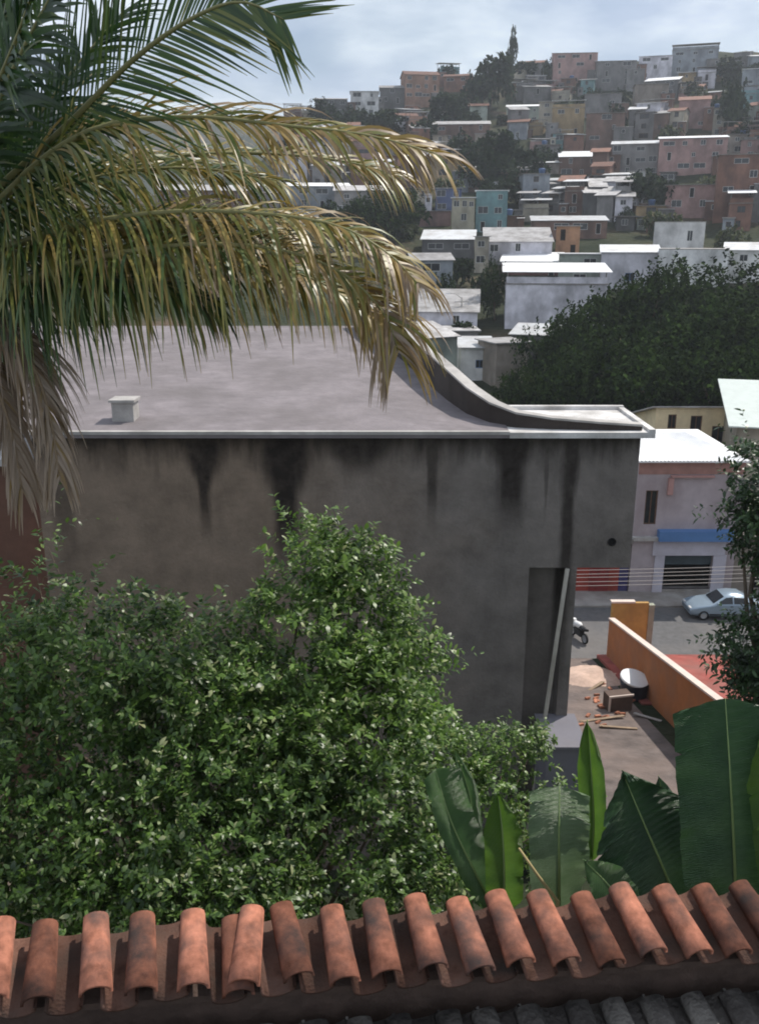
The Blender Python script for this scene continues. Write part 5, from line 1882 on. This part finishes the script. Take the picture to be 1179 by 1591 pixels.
# yellow house behind the shop
mat('sunlit_yellow', (0.78, 0.66, 0.42), var=0.12, dirt=(0.45, 0.36, 0.24), damt=0.5)  # pale yellow raised: sunlight on this wall is put into its colour
YY = 66.0
zb = -21.0
yx0, yx1 = at(1017, 660, YY).x, at(1172, 660, YY).x
ycx = (yx0 + yx1) / 2
H_ = at(1060, 634, YY).z - zb
yw_ = []
for (a, b, r0, r1) in ((1038, 1051, 644, 666), (1073, 1091, 646, 692), (1106, 1127, 662, 706)):
    zt_, zl_ = at(1080, r0, YY).z - zb, at(1080, r1, YY).z - zb
    yw_.append(((at(a, r0, YY).x + at(b, r0, YY).x) / 2 - ycx, zl_, at(b, r0, YY).x - at(a, r0, YY).x, zt_ - zl_, False))
house('yellow house with tall dark windows behind the white shop roof', 'house', (ycx, YY, zb), 0.0, yx1 - yx0, 6, H_, 'sunlit_yellow', 'shed', 'fibre_roof', yw_,
      pitch=15, base=1.0, fm='frame_brown', name='yellow_house', over=0.4, flip=True)
# pale green roofed house at the right
gp = at(1165, 665, 58)
house('house under a pale green sheet roof beside the yellow house', 'house', (gp.x + 4.2, 58, -21.2), -0.25, 9.5, 8, gp.z + 21.2, 'wall cream', 'shed', 'pale_green_roof', [], pitch=11, base=1.0, name='green_roofed_house', over=0.6)

# ------------------------------------------------------------------ orange wall and the yard
wa, wb = Vector((xat(946, -18.1, 41.0), 41.0, 0)), Vector((xat(1118, -15.4, 26.6), 26.6, 0))
za_t, zb_t = at(950, 962, 41.0).z, at(1118, 1096, 26.6).z
ow = empty('orange_wall', (wa.x, wa.y, zt(0, 41)))
tag(ow, 'orange rendered garden wall with pale coping running down to the street', 'wall')
dv = (wb - wa)
nv = Vector((dv.y, -dv.x, 0)).normalized() * 0.2
if nv.x < 0:
    nv = -nv
mb, mc = MB(), MB()
NS = 7
for k in range(NS):
    a, b = wa + dv * (k / NS), wa + dv * ((k + 1) / NS)
    ta, tb_ = za_t + (zb_t - za_t) * k / NS, za_t + (zb_t - za_t) * (k + 1) / NS
    o_ = Vector((wa.x, wa.y, zt(0, 41)))

    def Q(p, z, e=0.0):
        return tuple(Vector((p.x, p.y, z)) + nv * e - o_)
    ga, gb = zt(0, a.y) - .4, zt(0, b.y) - .4
    mb.hexa([Q(a, ga), Q(b, gb), Q(b, gb, 1), Q(a, ga, 1), Q(a, ta), Q(b, tb_), Q(b, tb_, 1), Q(a, ta, 1)])
    mc.hexa([Q(a, ta + .002, -.25), Q(b, tb_ + .002, -.25), Q(b, tb_ + .002, 1.25), Q(a, ta + .002, 1.25), Q(a, ta + .08, -.25), Q(b, tb_ + .08, -.25), Q(b, tb_ + .08, 1.25), Q(a, ta + .08, 1.25)])
mb.build('wall', MAT['orange_wall'], ow)
mc.build('coping', MAT['coping'], ow)
g0 = Vector((xat(949, -18, 41.4), 41.35, 0))
g1x = xat(1006, -18, 41.4)
ztp = at(970, 937, 41.35).z
oc = empty('ochre_wall', (g0.x, 41.35, zt(0, 41.35)))
tag(oc, 'short ochre front wall with pale top at the street end of the orange wall', 'wall')
mb = MB()
mb.box(0, g1x - g0.x, 0, .2, -.5, ztp - zt(0, 41.35))
mb.build('wall', MAT['ochre_wall'], oc)
mb = MB()
mb.box(-.05, (g1x - g0.x) * .62, -.05, .25, ztp - zt(0, 41.35) + .002, ztp - zt(0, 41.35) + .09)
mb.build('coping', MAT['coping'], oc)
mb = MB()
mb.box(g1x - g0.x, g1x - g0.x + .28, -.05, .25, -.5, ztp - zt(0, 41.35) - .1)
mb.build('post', mat('green_grey', (0.30, 0.31, 0.24), var=0.2), oc)

# water tank with a white lid, rubble and boards
tk = at(985, 1062, 34.5)
tz = zt(0, 34.5)
wt = empty('water_tank', (tk.x, 34.5, tz))
tag(wt, 'dark plastic water tank with a tilted white round lid in the yard', 'water tank')
mb = MB()
mb.lathe([(0.0, 0), (.5, 0), (.52, .1), (.60, .75), (.62, .8), (.0, .8)], 20)
mb.build('body', mat('tank_dark', (0.035, 0.04, 0.06), rough=0.5, var=0.2), wt, True)
mb = MB()
ML = Matrix.Translation((0, 0, .95)) @ Matrix.Rotation(R(9), 4, 'Y') @ Matrix.Rotation(R(12), 4, 'X')
mb.lathe([(.60, -.09), (.62, -.07), (.62, .0), (.55, .012), (.25, .03), (.0, .035)], 22, 0, ML)
mb.lathe([(.60, -.09), (.0, -.06)], 22, 0, ML)
mb.build('lid', MAT['white_plastic'], wt, True)
mb = MB()
mb.box(-.3, .3, -.05, .05, .8, .9)
mb.build('lid_prop', MAT['wood'], wt)
rb = random.Random(9)
brick_me = MB()
brick_me.box(-.12, .12, -.06, .06, 0, .07)
brick_me.box(-.10, .10, -.045, .045, .07, .075)
bm_ = brick_me.mesh('brick', MAT['brick_piece'])
for k in range(34):
    px, Y = rb.gauss(945, 22), rb.gauss(33.5, 1.6)
    if px > 1000 or px < 900:
        continue
    x = xat(px, zt(0, Y), Y)
    q = bpy.data.objects.new('brick', bm_)
    col.objects.link(q)
    q.location = (x, Y, zt(0, Y) + .02 + rb.uniform(0, .03))
    q.rotation_euler = (rb.uniform(-.2, .2) + math.atan(-0.2), rb.uniform(-.15, .15), rb.uniform(0, 3.14))
    tag(q, 'loose red brick strewn on the yard beside the water tank', 'brick', 'bricks strewn beside the water tank')
cr_ = empty('crate', (xat(958, zt(0, 33), 33), 33.0, zt(0, 33) - .02), 0.2)
tag(cr_, 'dark wooden crate with pale edge beside the water tank', 'crate')
mb = MB()
mb.box(-.5, .5, -.3, .3, 0, .75)
mb.build('body', mat('crate_dark', (0.11, 0.075, 0.06), var=0.3), cr_)
mb = MB()
mb.box(-.53, -.46, -.33, -.27, 0, .8)
mb.box(-.46, .53, -.33, -.27, .72, .8)
mb.build('edge_batten', MAT['coping'], cr_)
for k, (px, row, Y, ln_, az, lb) in enumerate([(1005, 1100, 31.8, 1.1, -0.6, 'short grey board lying before the water tank'), (935, 1098, 31.6, 1.9, .25, 'long pale board lying on the soil beside the crate'), (960, 1112, 30.6, 1.4, -.15, 'weathered plank lying on bare soil below the crate'), (925, 1062, 36, 1.2, .8, 'plank leaning on rubble near the road end of the yard')]):
    x = xat(px, zt(0, Y), Y)
    mb = MB()
    mb.box(-ln_ / 2, ln_ / 2, -.09, .09, 0, .035)
    mb.box(-ln_ / 2 + .05, -ln_ / 2 + .1, -.091, .091, .035, .05)
    o = mb.build('plank', MAT['wood'] if k != 0 else MAT['pale_concrete'])
    o.location = (x, Y, zt(0, Y) + .05)
    o.rotation_euler = (-.2, 0, az)
    tag(o, lb, 'plank')
# low soil heap, its pale pink standing for the sunlit strip
hp = at(918, 1040, 37.5)
gN = 14
mb = MB()
vv = []
for j in range(gN + 1):
    for i in range(gN + 1):
        u, v = i / gN * 2 - 1, j / gN * 2 - 1
        h_ = max(0, 1 - (u * u + v * v)) ** 0.9 * .42 * (1 + .8 * mnoise.noise((u * 2.1, v * 2.1, .3)) + .35 * mnoise.noise((u * 6.1, v * 6.1, 2.3)))
        x, y = hp.x + u * 1.7, 37.6 + v * 1.6
        vv.append((x - hp.x, y - 37.6, zt(0, y) - zt(0, 37.6) - .03 + h_))
mb.add(vv, [(j * (gN + 1) + i, j * (gN + 1) + i + 1, (j + 1) * (gN + 1) + i + 1, (j + 1) * (gN + 1) + i) for j in range(gN) for i in range(gN)])
o = mb.build('sunlit_heap', mat('sunlit_soil', (0.50, 0.36, 0.29), var=0.2, scale=3, bump=0.4), None, True)
o.location = (hp.x, 37.6, zt(0, 37.6))
tag(o, 'pinkish soil heap with sunlight in its colour at the street end of the yard', 'soil heap')
# grey hut at the corner of the concrete building
HY = 18.6
hx0, hx1 = xat(850, -11.5, HY), xat(908, -11.5, HY)
hu = empty('grey_hut', ((hx0 + hx1) / 2, HY, zt(0, HY) - .1))
tag(hu, 'small grey cement hut at the corner of the concrete building', 'hut')
ht = at(880, 1163, HY).z - zt(0, HY) + .1
mb = MB()
mb.box(-(hx1 - hx0) / 2, (hx1 - hx0) / 2, 0, 1.4, 0, ht)
mb.build('wall', MAT['hut_grey'], hu)
mb = MB()
mb.box(-(hx1 - hx0) / 2 - .06, (hx1 - hx0) / 2 + .06, -.06, 1.5, ht + .002, ht + .07)
mb.build('roof_slab', MAT['hut_grey'], hu)

# ------------------------------------------------------------------ parked car
CLEN = 4.25
cyy = 49.0
cx_ = xat(1121, SZ + .7, cyy)
car = empty('parked_car', (cx_, cyy, SZ + .0))
tag(car, 'pale blue-grey sedan parked at the kerb before the shops', 'car')
# side outline (x from front -2.12 to rear 2.12)
secs = [(-2.12, .38, .62, .62, .70), (-2.05, .30, .70, .70, .80), (-1.6, .26, .84, .84, .84), (-1.0, .24, .93, .93, .86), (-.78, .24, .95, .97, .86), (-.15, .24, .96, 1.38, .87), (.35, .24, .97, 1.44, .87), (.95, .24, .97, 1.40, .86), (1.5, .26, .98, 1.06, .85), (1.95, .30, .95, .97, .82), (2.12, .40, .86, .86, .74)]
mb = MB()
ring = []
for (x, z0, zb_, zr, hw) in secs:
    cab = max(0, zr - zb_)
    rw = hw - .05 - .22 * min(1, cab / .45) if cab > .05 else hw - .10
    ring.append([(x, -hw + .06, z0), (x, -hw, z0 + .18), (x, -hw, zb_ - .12), (x, -hw + .05, zb_), (x, -rw, zr), (x, rw, zr), (x, hw - .05, zb_), (x, hw, zb_ - .12), (x, hw, z0 + .18), (x, hw - .06, z0)])
vv = [p for r in ring for p in r]
ff = []
for i in range(len(ring) - 1):
    for k in range(10):
        a, b = i * 10 + k, i * 10 + (k + 1) % 10
        ff.append((a, a + 10, b + 10, b))
ff.append(tuple(range(10)))
ff.append(tuple(reversed(range(len(vv) - 10, len(vv)))))
mb.add(vv, ff)
body = mb.build('body', MAT['car_paint'], car, True)


def side_panel(name, pts, y, m, parent):
    mb = MB()
    n_ = len(pts)
    A_ = [(x, y(x, z) - .006, z) for x, z in pts]
    B_ = [(x, y(x, z) + .02, z) for x, z in pts]
    mb.add(A_ + B_, [tuple(range(n_)), tuple(reversed(range(n_, 2 * n_)))] + [(i, n_ + i, n_ + (i + 1) % n_, (i + 1) % n_) for i in range(n_)])
    return mb.build(name, m, parent)


yw = lambda x, z: -.82 + max(0, (z - .97)) * .42 - .012
side_panel('side_window', [(-.62, 1.0), (-.08, 1.33), (.30, 1.37), (.30, 1.0)], yw, MAT['dark_glass'], car)
side_panel('side_window', [(.38, 1.0), (.38, 1.37), (.92, 1.33), (1.28, 1.05), (1.22, 1.0)], yw, MAT['dark_glass'], car)
mb = MB()
mb.quad((-.74, -.66, 1.0), (-.74, .66, 1.0), (-.17, .58, 1.37), (-.17, -.58, 1.37))
mb.quad((-.76, -.66, 1.005), (-.19, -.58, 1.375), (-.19, .58, 1.375), (-.76, .66, 1.005))
mb.build('windscreen', MAT['dark_glass'], car)
for x in (-1.32, 1.30):
    for s in (-1, 1):
        wh = empty('wheel', (x, s * .76, .30), 0, car)
        Mw = Matrix.Rotation(R(90), 4, 'X')
        mb = MB()
        mb.lathe([(.19, -.1), (.28, -.1), (.305, -.07), (.305, .07), (.28, .1), (.19, .1)], 22, 0, Mw)
        mb.build('tyre', MAT['tyre'], wh, True)
        mb = MB()
        mb.lathe([(0, .085), (.06, .09), (.17, .06), (.195, .1), (.195, -.1), (.17, -.06), (.06, -.09), (0, -.085)], 18, 0, Mw)
        mb.build('rim', MAT['rim'], wh, True)
for s in (-1, 1):
    mb = MB()
    mb.box(-2.10, -1.9, s * .50 - .17, s * .50 + .17, .60, .72)
    mb.build('headlight', MAT['lamp_glass'], car)
    mb = MB()
    mb.box(1.98, 2.11, s * .55 - .14, s * .55 + .14, .70, .86)
    mb.build('tail_light', MAT['red_lamp'], car)
for xh in (.16, .95):
    mb = MB()
    mb.box(xh, xh + .16, -.885, -.86, .84, .88)
    mb.build('door_handle', MAT['black_plastic'], car)
mb = MB()
mb.box(-.62, -.45, -1.0, -.84, .98, 1.1)
mb.build('wing_mirror', MAT['car_paint'], car)
mb = MB()
mb.box(-1.0, 1.0, -.878, -.85, .33, .40)
mb.build('sill_trim', MAT['black_plastic'], car)

# ------------------------------------------------------------------ white motorcycle half hidden by the building
mc_ = empty('motorcycle', (xat(899, SZ + .6, 45.6), 45.6, SZ), R(-70))
tag(mc_, 'white motorcycle on the street beside the corner of the concrete building', 'motorcycle')
for x in (-.62, .62):
    wh = empty('wheel', (x, 0, .3), 0, mc_)
    mb = MB()
    mb.lathe([(.22, -.05), (.29, -.05), (.30, 0), (.29, .05), (.22, .05)], 18, 0, Matrix.Rotation(R(90), 4, 'X'))
    mb.build('tyre', MAT['tyre'], wh, True)
    mb = MB()
    mb.lathe([(0, .04), (.2, .03), (.225, .045), (.225, -.045), (.2, -.03), (0, -.04)], 14, 0, Matrix.Rotation(R(90), 4, 'X'))
    mb.build('rim', MAT['rim'], wh, True)
mb = MB()
mb.tube([(-.5, 0, .62), (-.3, 0, .82), (0, 0, .86), (.2, 0, .80)], [.10, .17, .18, .12], 10)
mb.build('fuel_tank', MAT['white_plastic'], mc_, True)
mb = MB()
mb.tube([(.15, 0, .80), (.45, 0, .80), (.85, 0, .88)], [.13, .14, .07], 10)
mb.build('seat', MAT['black_plastic'], mc_, True)
mb = MB()
mb.tube([(-.52, 0, .62), (-.56, 0, .85), (-.52, 0, 1.02)], [.12, .2, .12], 12)
mb.build('front_fairing', MAT['white_plastic'], mc_, True)
mb = MB()
mb.tube([(-.68, 0, .33), (-.6, 0, .55)], [.16, .14], 10)
mb.build('front_mudguard', MAT['white_plastic'], mc_, True)
mb = MB()
mb.tube([(-.4, -.36, 1.02), (-.46, -.1, 1.0), (-.46, .1, 1.0), (-.4, .36, 1.02)], .018, 6)
mb.build('handlebar', MAT['black_plastic'], mc_, True)
mb = MB()
mb.box(-.3, .35, -.13, .13, .3, .66)
mb.tube([(-.6, .07, .3), (-.45, .07, .95)], .03, 6)
mb.tube([(-.6, -.07, .3), (-.45, -.07, .95)], .03, 6)
mb.build('engine_frame', MAT['black_plastic'], mc_)

# ------------------------------------------------------------------ poles and wires
pole_x = [-14.0, 21.5]
PY = 43.0
prs = []
for i, x in enumerate(pole_x):
    o = empty('utility_pole', (x, PY, SZ - .1))
    tag(o, ('concrete utility pole on the near pavement behind the concrete building', 'concrete utility pole on the near pavement past the red patio')[i], 'utility pole')
    mb = MB()
    mb.tube([(0, 0, 0), (0, 0, 8.5)], [.16, .10], 10)
    mb.build('shaft', MAT['pale_concrete'], o, True)
    for k in range(5):
        mb = MB()
        mb.tube([(0, -.12, 4.5 + k * .2), (0, -.2, 4.5 + k * .2)], .04, 6)
        mb.build('insulator', MAT['white_plastic'], o)
lbs = ['uppermost', 'second', 'middle', 'fourth', 'lowest']
for k in range(5):
    row = 884 + k * 6.2
    zc = at(1000, row, PY - .2).z
    a, b = Vector((pole_x[0], PY - .2, zc + .30 + .02 * k)), Vector((pole_x[1], PY - .2, zc + .30))
    pts = []
    for i in range(25):
        t = i / 24
        p = a.lerp(b, t)
        p.z -= 4 * .42 * t * (1 - t) - .02 * math.sin(k * 2.1 + t * 5)
        pts.append(p - a)
    mb = MB()
    mb.tube(pts, .013, 5)
    o = mb.build('power_line', MAT['pale_wire'])
    o.location = a
    tag(o, f'{lbs[k]} of the five thin pale wires strung along the street', 'wire', 'wires along the street')
# street lamp pole between the houses in the valley
p = march(716, 516)
lp = empty('street_lamp', (p.x, p.y, zt(p.x, p.y) - .1))
tag(lp, 'pale lamp post with crossarm among the houses before the columnar tree', 'street lamp')
hh = at(716, 462, p.y).z - lp.location.z
mb = MB()
mb.tube([(0, 0, 0), (0, 0, hh)], [.16, .11], 8)
mb.build('pole', MAT['pale_concrete'], lp, True)
mb = MB()
mb.box(-1.1, 1.1, -.06, .06, hh - .7, hh - .58)
mb.build('crossarm', MAT['pale_concrete'], lp)
mb = MB()
mb.tube([(0, 0, hh - .2), (-.9, -.3, hh + .5), (-1.9, -.5, hh + .6)], .05, 6)
mb.build('lamp_arm', MAT['pale_concrete'], lp)
mb = MB()
mb.box(-2.4, -1.8, -.65, -.4, hh + .52, hh + .66)
mb.build('lamp_head', MAT['white_plastic'], lp)
# water tanks on hill roofs
mb = MB()
mb.lathe([(0, 0), (.62, 0), (.78, .95), (.82, 1.0), (.80, 1.06), (.3, 1.2), (0, 1.22)], 14)
tank_b = mb.mesh('water_tank', MAT['tank_blue'], True)
for k, (p, H, where) in enumerate(FLATS[::3][:16]):
    b_ = math.atan2(p.x, p.y)
    q = bpy.data.objects.new('roof_water_tank', tank_b)
    col.objects.link(q)
    q.location = (p.x + 2.6 * math.sin(b_) + (k % 3 - 1) * 1.2, p.y + 2.6 * math.cos(b_), p.z + H + .14)
    q.scale = (1.1, 1.1, 1.15)
    tag(q, 'blue water tank on a flat slab roof ' + where, 'water tank', 'water tanks on hillside roofs')

# ------------------------------------------------------------------ haze
hz = MB()
hz.box(-1750, 1750, -70, 2640, -24, 135)
hzo = hz.build('haze', [])
hm = bpy.data.materials.new('haze_air')
hm.use_nodes = True
hm.node_tree.nodes.clear()
ho = hm.node_tree.nodes.new('ShaderNodeOutputMaterial')
hv = hm.node_tree.nodes.new('ShaderNodeVolumePrincipled')
hv.inputs['Color'].default_value = (0.86, 0.92, 1.0, 1)
hv.inputs['Density'].default_value = 0.0003
hv.inputs['Anisotropy'].default_value = 0.2
hm.node_tree.links.new(hv.outputs['Volume'], ho.inputs['Volume'])
hzo.data.materials.clear()
hzo.data.materials.append(hm)
hzo['kind'] = 'stuff'
hzo['label'] = 'thin bluish haze over the valley and hill'
